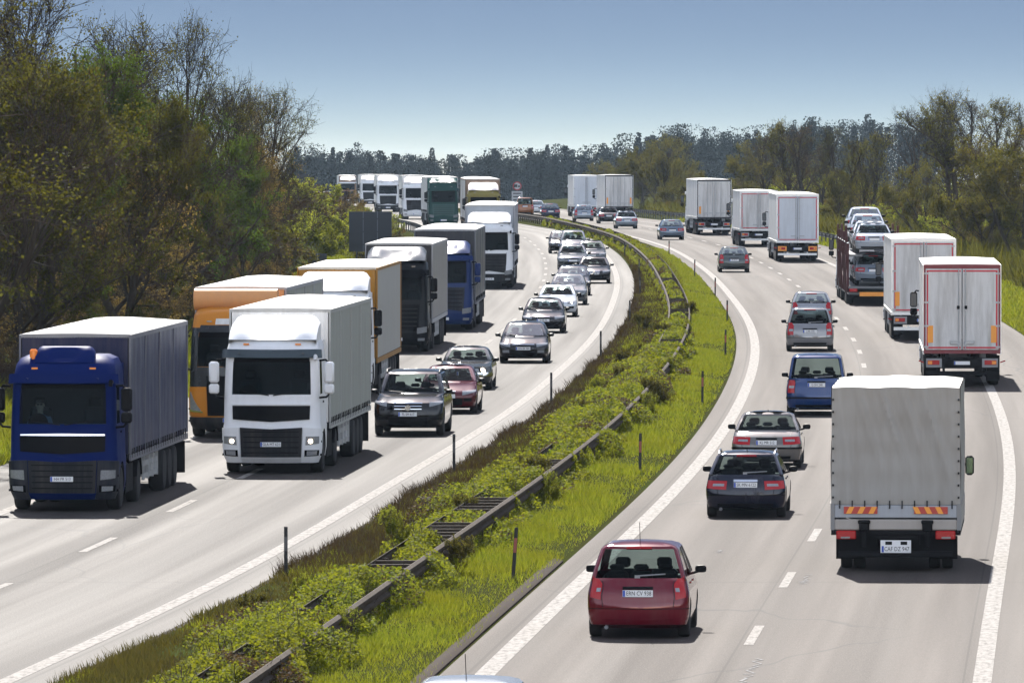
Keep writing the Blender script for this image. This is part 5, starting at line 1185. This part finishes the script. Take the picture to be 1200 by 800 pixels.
car_at(671, 346, 0, 'dark blue grey car behind the half hidden silver car', 'hatch', (.022, .028, .04), front='modern', metal=.4)
car_at(696, 332, 0, 'black saloon nearest the inner white line, right of the queue', 'sedan', (.006, .007, .010), front='merc', lit=0, txt='B TW 36')
car_at(671, 316, 0, 'silver estate in the upper part of the queue', 'estate', (.15, .16, .17), front='modern', metal=.6)
car_at(693, 310, 0, 'dark silver saloon just behind the black saloon by the white line', 'sedan', (.07, .075, .08), front='audi', metal=.6)
car_at(672, 300, 0, 'grey people carrier near the far end of the queue', 'mpv', (.14, .15, .16), front='modern', metal=.6)
car_at(659, 297, 0, 'black hatchback at the far end of the queue', 'hatch', (.03, .03, .035), front='modern')
car_at(381, 0, 0, 'white van at the far left end of the oncoming traffic', 'van', (.6, .61, .62), cat='van', front='modern', Y=1240)
car_at(373, 0, 0, 'pale car behind the farthest white van', 'suv', (.42, .44, .46), front='modern', Y=1290)

# --- lorries
W_ = lambda n, c, d=.25, r=.45: plain(n, c, r, 0, .08, 2.2, .2, 0, .06, d)
WHITE = W_('lorry_white', (.70, .71, .72), .12, .3); WHITEP = W_('panel_white', (.70, .70, .69), .45, .4); GREYW = W_('curtain_grey', (.30, .315, .285), .5, .5); ROOFW = W_('roof_white', (.40, .40, .39), .4, .6)
DGREY = W_('bumper_grey', (.009, .010, .013), .15, .6); BLUEC = plain('lorry_blue', (.002, .010, .080), .5, 0, .08, 3, .04, .0, .2); NAVYB = W_('bumper_navy', (.008, .011, .020), .15, .5)
def semi(px, Y, label, style, c, tr, cabkw, txt='', fair=None, far=False, z0=1.2, z1=4.0, tkind='curtain'):
    X = by_px(px, Y); Yf = Y - 1.4; r = lorry_root('lorry', label, 'lorry', X, Yf, hd_on(Y + 7), G_TL)
    cab(r, 0, c, style, txt=txt, **cabkw); tractor_frame(r, 0)
    if fair: fairing(r, 0, *fair[:3], W=fair[3] if len(fair) > 3 else 2.2, ln=fair[4] if len(fair) > 4 else 1.45)
    trailer_body(r, -2.75, -16.3, z0, z1, tr, tkind)
    rs = MB()
    for s in (1, -1): rs.box(*sorted((s * 1.08, s * 1.12)), -2.75, -2.28, 1.1, 3.3)
    rs.build('cab_side_fin', c['body'], r)
    bk = MB(); bk.box(-1.24, 1.24, -16.34, -16.3, z0, z1 - .02); bk.box(-1.1, 1.1, -16.3, -16.2, .45, .6); bk.build('rear_wall', tr['frame'], r)
    return r
blue_tr = dict(side=W_('curtain_navy', (.018, .024, .074), .5, .42), roof=W_('roof_grey', (.28, .28, .28), .5, .6), front=W_('front_navy', (.006, .010, .045), .2), frame=W_('frame_navy', (.13, .135, .16), .3))
T1 = semi(76, 194.3, 'dark blue lorry with orange roof beacon and dark blue curtain trailer at far left', 'lion', dict(body=BLUEC, bumper=NAVYB, lower=DGREY, grille=BLKG, visor=BLUEC, trim=CHROME), blue_tr, dict(top=3.52, beacon=True), 'HH PR 513', fair=(BLUEC, 3.36, 3.72, 1.35, .4), z1=3.93)
white_tr = dict(side=GREYW, roof=ROOFW, front=WHITEP, frame=W_('frame_grey', (.34, .35, .34), .3), box=WHITEP)
semi(319, 214.5, 'white lorry with grey curtain trailer in the middle, closest to the median', 'lion', dict(body=WHITE, bumper=WHITE, lower=DGREY, grille=BLKG, visor=plain('visor_smoke', (.02, .035, .045), .2), mirror=WHITE, trim=WHITE), white_tr, dict(top=3.46, lit=1), 'GLA MT 621', fair=(WHITE, 3.34, 3.92), z1=4.05)
ORG = plain('lorry_orange', (.50, .19, .025), .3, .05, .08, 3, .1, .08, .04); ORG2 = W_('tarp_orange', (.62, .30, .12), .2, .5)
T3 = semi(274, 238, 'orange lorry with black upper cab and orange roll on its roof behind the white lorry', 'swedish', dict(body=ORG, bumper=DGREY, upper=plain('upper_dark', (.008, .010, .013), .25), grille=BLKG, sign=WHITEP, visor=BLK), dict(side=GREYW, roof=ROOFW, front=ORG2, frame=W_('frame_pale', (.30, .31, .34), .3)), dict(top=3.62), 'KO VL 70', z1=4.12)
rl = MB(); rl.lathe([(-1.18, .24), (-1.16, .30), (1.16, .30), (1.18, .24)], 'x', 20, (0, -1.3, 3.82)); rl.build('roof_roll', ORG2, T3, 40)
YEL = W_('box_yellow', (.28, .13, .010), .2, .45)
semi(390, 271, 'white cab lorry with amber fronted box trailer, mostly hidden behind the orange lorry', 'broad', dict(body=WHITE, bumper=WHITE, grille=DGREY, visor=WHITE), dict(side=W_('side_cream', (.34, .34, .32), .35, .4), roof=W_('roof_tan', (.50, .46, .40), .3), front=YEL, frame=YEL, box=STEEL), dict(top=3.5), '', fair=(WHITE, 3.4, 3.97), z1=4.08, tkind='box')
BLC = plain('lorry_black', (.005, .0055, .007), .3, .05, .08, 3, .1, .08, .04)
semi(464, 323, 'black lorry with silver grey trailer and bare glinting roof deflector', 'broad', dict(body=BLC, bumper=BLC, grille=BLKG, visor=BLKG, slat=DGREY, badge=BLC), dict(side=W_('side_silver', (.20, .20, .20), .3, .3), roof=ROOFW, front=W_('front_dark', (.025, .025, .028), .2), frame=W_('frame_silver', (.36, .36, .37), .2)), dict(top=3.55), 'OS KA 88', fair=(plain('fairing_smoke', (.10, .11, .12), .22), 3.45, 3.96), z1=4.05, tkind='box')
BLU2 = plain('lorry_mid_blue', (.008, .024, .10), .3, .05, .08, 3, .1, .08, .04)
semi(519, 355, 'mid blue lorry with one lit headlamp behind the black lorry', 'broad', dict(body=BLU2, bumper=BLU2, grille=NAVYB, visor=BLU2, mirror=BLU2, badge=BLU2), dict(side=W_('side_slate', (.05, .053, .06), .3, .3), roof=W_('roof_silver', (.42, .43, .44), .3), front=W_('front_slate', (.035, .038, .045), .2), frame=W_('frame_slate', (.18, .19, .21), .2)), dict(top=3.3, lit=1), '', fair=(BLU2, 3.2, 3.7), z1=4.15)
semi(573, 440, 'white lorry with dark lower grille and lit headlamp in front of the yellow topped lorry', 'broad', dict(body=WHITE, bumper=DGREY, grille=DGREY, visor=WHITE, badge=WHITE), dict(side=W_('side_ash', (.42, .43, .45), .3, .4), roof=ROOFW, front=W_('front_ash', (.30, .33, .37), .2), frame=W_('frame_pale', (.30, .31, .34), .3)), dict(top=3.5, lit=1), 'SO LF 42', fair=(WHITE, 3.4, 3.9), z1=4.25)
semi(567, 626, 'lorry with yellow cab and red white roof front, above the dark grilled white lorry', 'broad', dict(body=W_('lorry_yellow', (.20, .165, .04), .1, .35), bumper=DGREY, grille=DGREY, visor=W_('lorry_yellow', (.20, .165, .04), .1, .35)), dict(side=WHITEP, roof=ROOFW, front=W_('front_brown', (.20, .14, .10), .2), frame=W_('frame_brown', (.16, .11, .08), .2)), dict(top=3.5), '', fair=(W_('fairing_white_red', (.62, .56, .54), .1), 3.4, 3.95), z1=4.2)
GRN = plain('lorry_green', (.008, .045, .038), .3, .05, .08, 3, .1, .08, .04)
semi(520, 700, 'dark green lorry leading the distant row of lorries on the crest', 'broad', dict(body=GRN, bumper=GRN, grille=W_('grille_green', (.03, .08, .07), .1), visor=GRN, badge=GRN), dict(side=WHITEP, roof=ROOFW, front=W_('front_green', (.05, .14, .12), .1), frame=STEEL), dict(top=3.7, lit=0), '', fair=(GRN, 3.6, 3.95), z1=4.0)
for px, Y, lab in ((488, 790, 'white lorry just left of the dark green lorry on the crest'), (455, 930, 'white lorry second left of the dark green lorry on the crest'), (434, 1090, 'narrow white lorry third left of the dark green lorry on the crest')):
    semi(px, Y, lab, 'broad', dict(body=WHITE, bumper=WHITE if Y < 900 else DGREY, grille=DGREY, visor=WHITE), dict(side=WHITEP, roof=ROOFW, front=WHITEP, frame=STEEL), dict(top=3.5), '', fair=(WHITE, 3.4, 3.9), z1=4.05, tkind='box')
semi(408, 1230, 'brown fronted lorry farthest along the oncoming row', 'broad', dict(body=W_('lorry_brown', (.22, .13, .08), .1), bumper=DGREY, grille=DGREY, visor=WHITE), dict(side=WHITEP, roof=ROOFW, front=W_('front_brown', (.20, .14, .10), .2), frame=STEEL), dict(top=3.5), '', fair=(WHITE, 3.4, 3.9), z1=4.05)

# right carriageway lorries
def away(px, Yc, label, c, tkind='box', z0=1.15, z1=4.0, doors=None, txt='', L=13.6, W=2.52, cabc=None, seams=6, Yrear=True):
    X = by_px(px, Yc); Yr = Yc - 2.4; hd = hd_off(Yc + 7); r = lorry_root('lorry', label, 'lorry', X, Yr, hd, G_TR)
    trailer_body(r, L, 0, z0, z1, c, tkind, W=W, seams=seams)
    rear_doors(r, 0, z0, z1, c, W, txt=txt, **(doors or {}))
    cc = cabc or dict(body=WHITE, bumper=WHITE, grille=DGREY, visor=WHITE)
    cab(r, L + 2.75, cc, 'broad', top=3.5); tractor_frame(r, L + 2.75)
    return r
std = lambda **k: dict(dict(side=WHITEP, roof=ROOFW, front=WHITEP, frame=ALU, door=W_('door_white', (.60, .59, .575), .6, .45), doorframe=ALU, orange=True), **k)
away(1123, 283, 'white box lorry on the right edge line with red taped double doors and lock rods', std(doorframe=W_('frame_redbrown', (.20, .05, .055), .2), bar=CHAS, beam=CHAS), doors=dict(style='plain'), z0=1.25, z1=4.02)
away(1079, 341, 'white box lorry with red taped doors between the car transporter and the nearest box lorry', std(bar=ALU), doors=dict(style='single', tape=True), z1=4.02)
away(933, 520, 'long white lorry with smooth rear doors and orange lamp panels beside the grey green hatchback', std(lamppanel=ORF, orange=False, door=W_('door_pale', (.55, .58, .62), .2, .5)), doors=dict(style='single'), z0=1.3, z1=4.1)
away(888, 580, 'white box truck with red striped panel half hidden by the long white lorry', std(orange=False), doors=dict(style='single'), z0=1.2, z1=3.75, L=9)
away(836, 636, 'white lorry with ribbed dark framed rear doors, alone right of the light blue hatchback', std(doorframe=W_('frame_black', (.03, .03, .035), .1)), doors=dict(style='ribbed', tape=False), z0=1.35, z1=4.1)
away(725, 772, 'distant white lorry with dark ribbed doors, right one of the pair', std(doorframe=W_('frame_black', (.03, .03, .035), .1)), doors=dict(style='ribbed', tape=False), z0=1.3, z1=4.1)
away(687, 835, 'distant white lorry with plain grey doors, left one of the pair', std(orange=False, door=W_('door_pale', (.55, .58, .62), .2, .5)), doors=dict(style='single', tape=False), z1=4.05)

# grey tarpaulin truck in the near lane
X, Y = at(1046, 665); tr = lorry_root('truck', 'light truck under a creased grey tarpaulin with orange striped tailboard plates', 'truck', X, Y - 1.4, hd_off(Y + 4), G_TR)
TARP = W_('tarpaulin_grey', (.31, .30, .28), .4, .6); w = 1.27; z0, z1 = .84, 3.62; Lb = 6.2
mb = MB(); n, m_ = 46, 40; P = []
for j in range(m_ + 1):
    k = j / m_; row = []
    for i in range(n + 1):
        u = -1 + 2 * i / n; d = 0
        for (a0, b0, sl, am) in ((-.62, 1.0, .55, .030), (-.25, 1.0, .62, .040), (.10, .98, .60, .034), (.42, .98, .55, .036), (-.85, .8, .3, .02), (.75, .55, .35, .016)):
            q = (u - a0) - (b0 - k) * sl; d += 1.9 * am * math.exp(-(q / .05) ** 2) * math.exp(-((k - b0 + .28) / .38) ** 2) - am * 1.3 * math.exp(-((q - .10) / .06) ** 2) * math.exp(-((k - b0 + .28) / .38) ** 2)
        d += .012 * math.sin(u * 7 + k * 5) * (1 - abs(u)) + .006 * math.sin(k * 26)
        row.append((u * w * (.985 + .015 * (1 - k) ** .5), -.02 - d - .02 * (1 - u * u), z0 + .48 + (z1 - z0 - .48) * k + (.008 * math.cos(u * 9) if j == m_ else 0)))
    P.append(row)
mb.grid(P); mb.build('rear_tarpaulin', TARP, tr, 60)
top = P[-1]; mb = MB(); Q = [top]
for q in range(1, 9): Q.append([(p[0], p[1] + Lb * q / 8 + .02, p[2] + .04 * (1 - (p[0] / w) ** 2) + .045 * math.sin(q * PI) ** 2 + (.03 if q % 2 else -.01)) for p in top])
mb.grid(Q); mb.build('roof_tarpaulin', W_('tarpaulin_top', (.36, .355, .345), .2, .5), tr, 60)
for s in (1, -1):
    mb = MB(); PP = []
    for j in range(13):
        k = j / 12; PP.append([(s * (w + .02 * math.sin(i * .8 + j * .5) * (1 - abs(2 * k - 1))), Lb * i / 24, z0 + .48 + (z1 - z0 - .48) * k) for i in range(25)])
    mb.grid(PP); mb.build('side_tarpaulin', TARP, tr, 60)
    q = MB(); q.box(*sorted((s * (w - .03), s * (w + .01))), .02, Lb, z0, z0 + .46); q.build('side_board', W_('board_grey', (.30, .29, .28), .3), tr)
    pl_ = MB(); pl_.box(*sorted((s * (w - .07), s * (w + .012))), -.045, .05, z0 - .02, z0 + .5); pl_.build('corner_post', W_('post_grey', (.22, .22, .22), .2), tr)
    st = MB()
    for k in range(9): zz = z0 + .62 + k * .24; st.box(*sorted((s * (w - .055), s * (w - .02))), -.06, -.03, zz - .02, zz + .02)
    st.build('tarp_buckle', DGREY, tr)
    hp = MB(); xx = s * .62; hp.box(xx - .10, xx + .10, -.11, -.02, z0 - .04, z0 + .17, 0, .02); hp.box(xx - .05, xx + .05, -.10, -.04, z0 - .36, z0 - .04, 0, .02); hp.box(xx - .12, xx + .12, -.12, -.03, z0 + .10, z0 + .18, 0, .02); hp.build('tail_lift_arm', BLK, tr)
    lm = MB(); lm.box(*sorted((s * .78, s * 1.17)), -.06, .05, z0 - .20, z0 - .03, 0, .02); l = lm.build('tail_lamp', RED, tr); q = MB(); q.box(*sorted((s * .9, s * 1.08)), -.066, -.061, z0 - .185, z0 - .15); q.build('reversing_lamp', CLR, l)
    hs = MB(); x0, x1 = sorted((s * .36, s * 1.02)); hs.box(x0, x1, -.075, -.048, z0 + .30, z0 + .44); h = hs.build('reflector_plate', REDF if False else plain('warning_red', (.40, .04, .025), .5), tr)
    ob = MB()
    for k in range(3): a = x0 + .04 + k * .22; ob.add([(a, -.078, z0 + .302), (a + .10, -.078, z0 + .302), (a + .17 if s < 0 else a + .03, -.078, z0 + .438), (a + .07 if s < 0 else a - .07 + .0, -.078, z0 + .438)], [(0, 1, 2, 3)])
    ob.build('reflector_stripe', ORF, h)
    wheel(tr, s * 1.0, 1.4, .34, .22, DRIM, True); wheel(tr, s * .95, 5.0 + 1.6, .36, .22, DRIM)
    mf = MB(); mf.box(*sorted((s * .66, s * 1.2)), 1.0, 1.02, .20, .66); mf.build('mud_flap', BLK, tr)
    mr_ = MB(); x0, x1 = sorted((s * 1.28, s * 1.46)); mr_.box(x0, x1, 6.6, 6.75, 1.62, 2.02, 0, .05); mo = mr_.build('mirror', BLK, tr, 40); mg = MB(); mg.box(x0 + .03, x1 - .03, 6.594, 6.599, 1.66, 1.98); mg.build('mirror_glass', plain('mirror_green', (.12, .2, .16), .1, .9), mo); ma = MB(); ma.tube([(s * 1.0, 6.75, 1.8), (s * 1.34, 6.7, 1.85)], .03, 6); ma.build('mirror_arm', BLK, mo)
tb = MB(); tb.box(-w + .07, w - .07, -.045, .03, z0 + .22, z0 + .47, 0, .012); tb.build('tailboard', W_('board_blue_grey', (.34, .36, .39), .3), tr)
tb = MB(); tb.box(-w + .07, w - .07, -.055, .04, z0 - .02, z0 + .19, 0, .02); tb.build('tailboard_sill', W_('sill_grey', (.36, .33, .30), .3), tr)
st = MB()
for k in range(10): xx = -1.1 + k * .245; st.box(xx - .012, xx + .012, -.07, -.046, z0 + .40, z0 + .56)
st.build('tarp_strap', DGREY, tr)
fl = MB(); fl.box(-w, w, -.04, Lb, z0 - .12, z0 - .025); 
for s in (.42, -.42): fl.box(s - .05, s + .05, .1, 7.5, .52, z0 - .12)
fl.build('chassis', CHAS, tr)
fw = MB(); fw.box(-w + .02, w - .02, Lb - .03, Lb + .03, z0, z1 - .04); fw.build('front_wall', TARP, tr)
ub = MB(); ub.box(-1.12, 1.12, .0, .10, .28, .40, 0, .02); ub.box(-.42, .42, -.02, .03, z0 - .19, z0 - .125); ub.box(-1.12, 1.12, .35, .42, .36, .70); ub.build('underrun_bar', CHAS, tr)
ph = MB(); ph.box(-.30, .30, -.02, -.005, .37, .62); pb = ph.build('plate_holder', PLATE, tr); pk = MB()
for xx in (-.14, .16): pk.box(xx - .065, xx + .065, -.026, -.021, .53, .595)
pk.build('plate_lamp', BLK, pb); plate(tr, -.03, .445, -1, 'CAF DZ 947', .56, .13)
cb = Shell([(.45, 7.75, Lb + .05, .9, .12, .02, .25, .05), (.6, 7.95, Lb + .05, .98, .15, .02, .3, .05), (1.1, 7.95, Lb + .05, 1.0, .15, .02, .3, .05), (1.35, 7.6, Lb + .05, .98, .15, .02, .25, .05), (2.05, 7.2, Lb + .05, .88, .12, .02, .2, .05), (2.2, 6.95, Lb + .1, .75, .1, .02, .2, .1)])
Vc, Fc, Mc = cb.build([0, .3, .6, 1, 1.5, 2, 2.3, 2.6, 3, 3.5, 4, 5], []); Mc = [0 if q == 1 else q for q in Mc]
shell_parts(tr, [tuple(v) for v in Vc], Fc, Mc, [], [WHITE, BLK, SHADOW], G_DARK, 30, 'cab')

# car transporter with a load of film-wrapped cars
Y = 403 - 2.2; X = by_px(1022, 403); ct = lorry_root('car_transporter', 'two deck car transporter loaded with white wrapped cars, dark red posts', 'car transporter', X, Y, hd_off(Y + 9), G_TR)
RP = W_('post_dark_red', (.06, .012, .015), .25, .45); DK = W_('deck_grey', (.16, .165, .17), .3)
dk = MB(); dk.box(-1.2, 1.2, 0, 17, .78, .88); dk.box(-1.2, 1.2, .2, 17, .5, .6); dk.build('lower_deck', DK, ct)
for s in (1, -1):
    d2 = MB(); d2.box(*sorted((s * .55, s * 1.2)), .2, 16.5, 2.28, 2.38); d2.build('upper_deck', DK, ct)
    for y, ztop in ((.25, 2.9), (1.9, 3.2), (3.2, 3.7), (4.6, 2.5), (6.4, 3.4), (8.2, 2.6), (9.8, 3.7), (11.4, 2.8), (13.0, 3.4), (16.2, 3.6)): p = MB(); p.box(*sorted((s * 1.17, s * 1.27)), y - .09, y + .09, .6, ztop); p.build('deck_post', RP, ct)
    rl_ = MB(); rl_.tube([(s * 1.22, .2, 2.9), (s * 1.22, 16.4, 2.95)], .025, 6); rl_.build('hand_rail', STEEL, ct)
    br = MB(); br.tube([(s * 1.22, .4, .8), (s * 1.22, 3.0, 2.3)], .05, 6); br.tube([(s * 1.22, 6.6, .8), (s * 1.22, 9.6, 2.3)], .05, 6); br.build('brace', RP, ct)
    lm = MB(); lm.box(*sorted((s * .78, s * 1.16)), -.05, .02, .62, .78, 0, .02); lm.build('tail_lamp', RED, ct)
    for y in (3.0, 4.2): wheel(ct, s * 1.06, y, .42, .34, DRIM)
    for y in (11.5,): wheel(ct, s * 1.06, y, .45, .34, DRIM)
op = MB(); op.box(-.68, .68, -.06, -.02, .42, .62); op.build('reflector_panel', ORF, ct)
ub = MB(); ub.box(-1.15, 1.15, .0, .12, .36, .5); ub.build('underrun_bar', CHAS, ct)
cab(ct, 20.0, dict(body=WHITE, bumper=WHITE, grille=DGREY, visor=WHITE), 'broad', top=3.2)
fr_ = MB(); fr_.box(-.5, .5, 16, 19, .7, .95); fr_.build('chassis', CHAS, ct)
for s in (1, -1): wheel(ct, s * 1.05, 18.6, .5, .31, DRIM); wheel(ct, s * 1.07, 15.6, .5, .29, DRIM, True)
zc_ = float(zroad(Y)); h_ = hd_off(Y + 9); sl_ = (float(zroad(Y + 8)) - float(zroad(Y - 8))) / 16
WRAP = (.62, .64, .66)
for k, (yy, zz, col, lab) in enumerate(((2.5, 2.42, (.34, .37, .41), 'silver white wrapped car at the rear end of the upper transporter deck'), (6.6, 2.5, WRAP, 'white wrapped car second from the rear on the upper transporter deck'), (10.8, 2.75, WRAP, 'white wrapped car third from the rear on the upper transporter deck'), (15, 3.0, WRAP, 'white wrapped car foremost on the upper transporter deck'), (2.6, .92, (.16, .19, .23), 'pale blue grey car at the rear of the lower transporter deck'), (7.2, .95, (.22, .24, .27), 'silver car further in on the lower transporter deck'))):
    px_ = X + yy * math.sin(-h_); py_ = Y + yy * math.cos(h_)
    car(lab, 'car', 'hatch' if k not in (0, 1) else 'sedan', col, px_, py_, h_, 'cars loaded on the transporter', face='rear', rearlamp='corner', loc=(px_, py_, zc_ + yy * sl_ + zz), metal=.1, pitch=sl_ + (.03 if k in (1, 2) else 0))

# ------------------------------------------------------------------ the driver seen behind the blue lorry's windscreen
SKIN = plain('skin', (.42, .24, .17), .55, 0, .08, 12); SHIRT = plain('shirt_slate', (.10, .14, .20), .85, 0, .15, 14); HAIRM = plain('hair_brown', (.035, .022, .015), .8); TROUS = plain('trousers_dark', (.03, .033, .045), .9)
def driver(parent_root, x, y, z, label):
    J = [((0, 0, 0), .16), ((0, .02, .22), .15), ((0, .0, .42), .165), ((0, .0, .52), .09), ((0, .015, .60), .058), ((0, .03, .68), .085), ((0, .03, .78), .098), ((0, .02, .86), .07)]
    E = [(i, i + 1) for i in range(7)]
    def ch(root, pts):
        p = root
        for c, r_ in pts: J.append((c, r_)); E.append((p, len(J) - 1)); p = len(J) - 1
        return p
    for s in (1, -1):
        el = ch(2, [((s * .20, .0, .45), .075), ((s * .27, .10, .24), .05), ((s * .24, .30, .20), .042), ((s * .19, .46, .26), .033)])
        for q in range(4): ch(el, [((s * (.19 - .012 * q), .50, .295 - q * .022), .011), ((s * (.17 - .012 * q), .535, .29 - q * .022), .0095), ((s * (.15 - .01 * q), .525, .275 - q * .022), .009)])
        ch(el, [((s * .165, .475, .295), .012), ((s * .15, .50, .31), .010)])
        ch(0, [((s * .12, .10, -.01), .095), ((s * .17, .45, .03), .075), ((s * .17, .55, -.18), .058), ((s * .17, .56, -.42), .045), ((s * .17, .68, -.46), .04)])
    me = bpy.data.meshes.new('tmp'); me.from_pydata([j[0] for j in J], E, []); t = bpy.data.objects.new('tmp', me); COL.objects.link(t)
    sm = t.modifiers.new('s', 'SKIN'); sb = t.modifiers.new('u', 'SUBSURF'); sb.levels = sb.render_levels = 2
    for i, (c, r_) in enumerate(J): me.skin_vertices[0].data[i].radius = (r_, r_ * (.72 if i in (0, 1, 2) else 1)); me.skin_vertices[0].data[i].use_root = (i == 0)
    dg = bpy.context.evaluated_depsgraph_get(); m2 = bpy.data.meshes.new_from_object(t.evaluated_get(dg)); bpy.data.objects.remove(t)
    m2.materials.clear()
    for m in (SKIN, SHIRT, TROUS): m2.materials.append(m)
    for p in m2.polygons:
        c = p.center; p.use_smooth = True
        p.material_index = 0 if (c.z > .555 or (c.y > .28 and c.z > .1)) else (1 if c.z > .06 else 2)
    r = obj('person', m2, [], None)
    a = heading(XL, parent_root.location.y); rot = parent_root.rotation_euler.to_matrix(); r.location = parent_root.location + rot @ Vector((x, y, z)); r.rotation_euler = parent_root.rotation_euler
    tag(r, label, 'person')
    gl_ = MB(); 
    for s in (1, -1): gl_.box(s * .035 - .026, s * .035 + .026, .118, .128, .755, .79, 0, .008)
    gl_.box(-.075, .075, .112, .117, .778, .786); gl_.build('sunglasses', BLK, r)
    ns = MB(); ns.add([(0, .115, .77), (-.016, .112, .725), (.016, .112, .725), (0, .148, .73)], [(0, 1, 3), (0, 3, 2), (1, 2, 3), (0, 2, 1)]); ns.build('nose', SKIN, r)
    mo = MB(); mo.box(-.024, .024, .108, .113, .694, .700); mo.build('mouth', plain('lips', (.30, .12, .10), .5), r)
    for s in (1, -1): er = MB(); er.lathe([(-.008, .028), (.008, .03)], 'x', 10, (s * .095, .03, .75)); er.build('ear', SKIN, r)
    hr = MB(); P = []
    for j in range(6):
        f = j / 5 * PI / 2; P.append([(.106 * math.cos(f) * math.cos(t_), .022 + (.108 * math.cos(f)) * math.sin(t_), .80 + .10 * math.sin(f) - (.07 if math.sin(t_) < .1 and j == 0 else 0)) for t_ in [2 * PI * i / 18 for i in range(19)]])
    hr.grid(P); hr.build('hair', HAIRM, r, 60)
driver(T1, .62, -1.18, 1.62, 'driver in slate shirt and sunglasses behind the dark blue lorry windscreen')
# ------------------------------------------------------------------ air: pale even haze round the camera and the whole scene
hz = MB(); hz.box(-4200, 4200, -60, 9500, -75, 32); hm = bpy.data.materials.new('haze_air'); hm.use_nodes = True; nt = hm.node_tree; nt.nodes.clear()
o_ = nt.nodes.new('ShaderNodeOutputMaterial'); pv = nt.nodes.new('ShaderNodeVolumePrincipled'); pv.inputs['Color'].default_value = (.58, .77, 1, 1); pv.inputs['Density'].default_value = HAZE; pv.inputs['Anisotropy'].default_value = .35; lnk(nt, pv.outputs[0], o_.inputs['Volume'])
tag(hz.build('haze', hm), 'thin pale blue haze over the road', None, None, 'stuff')
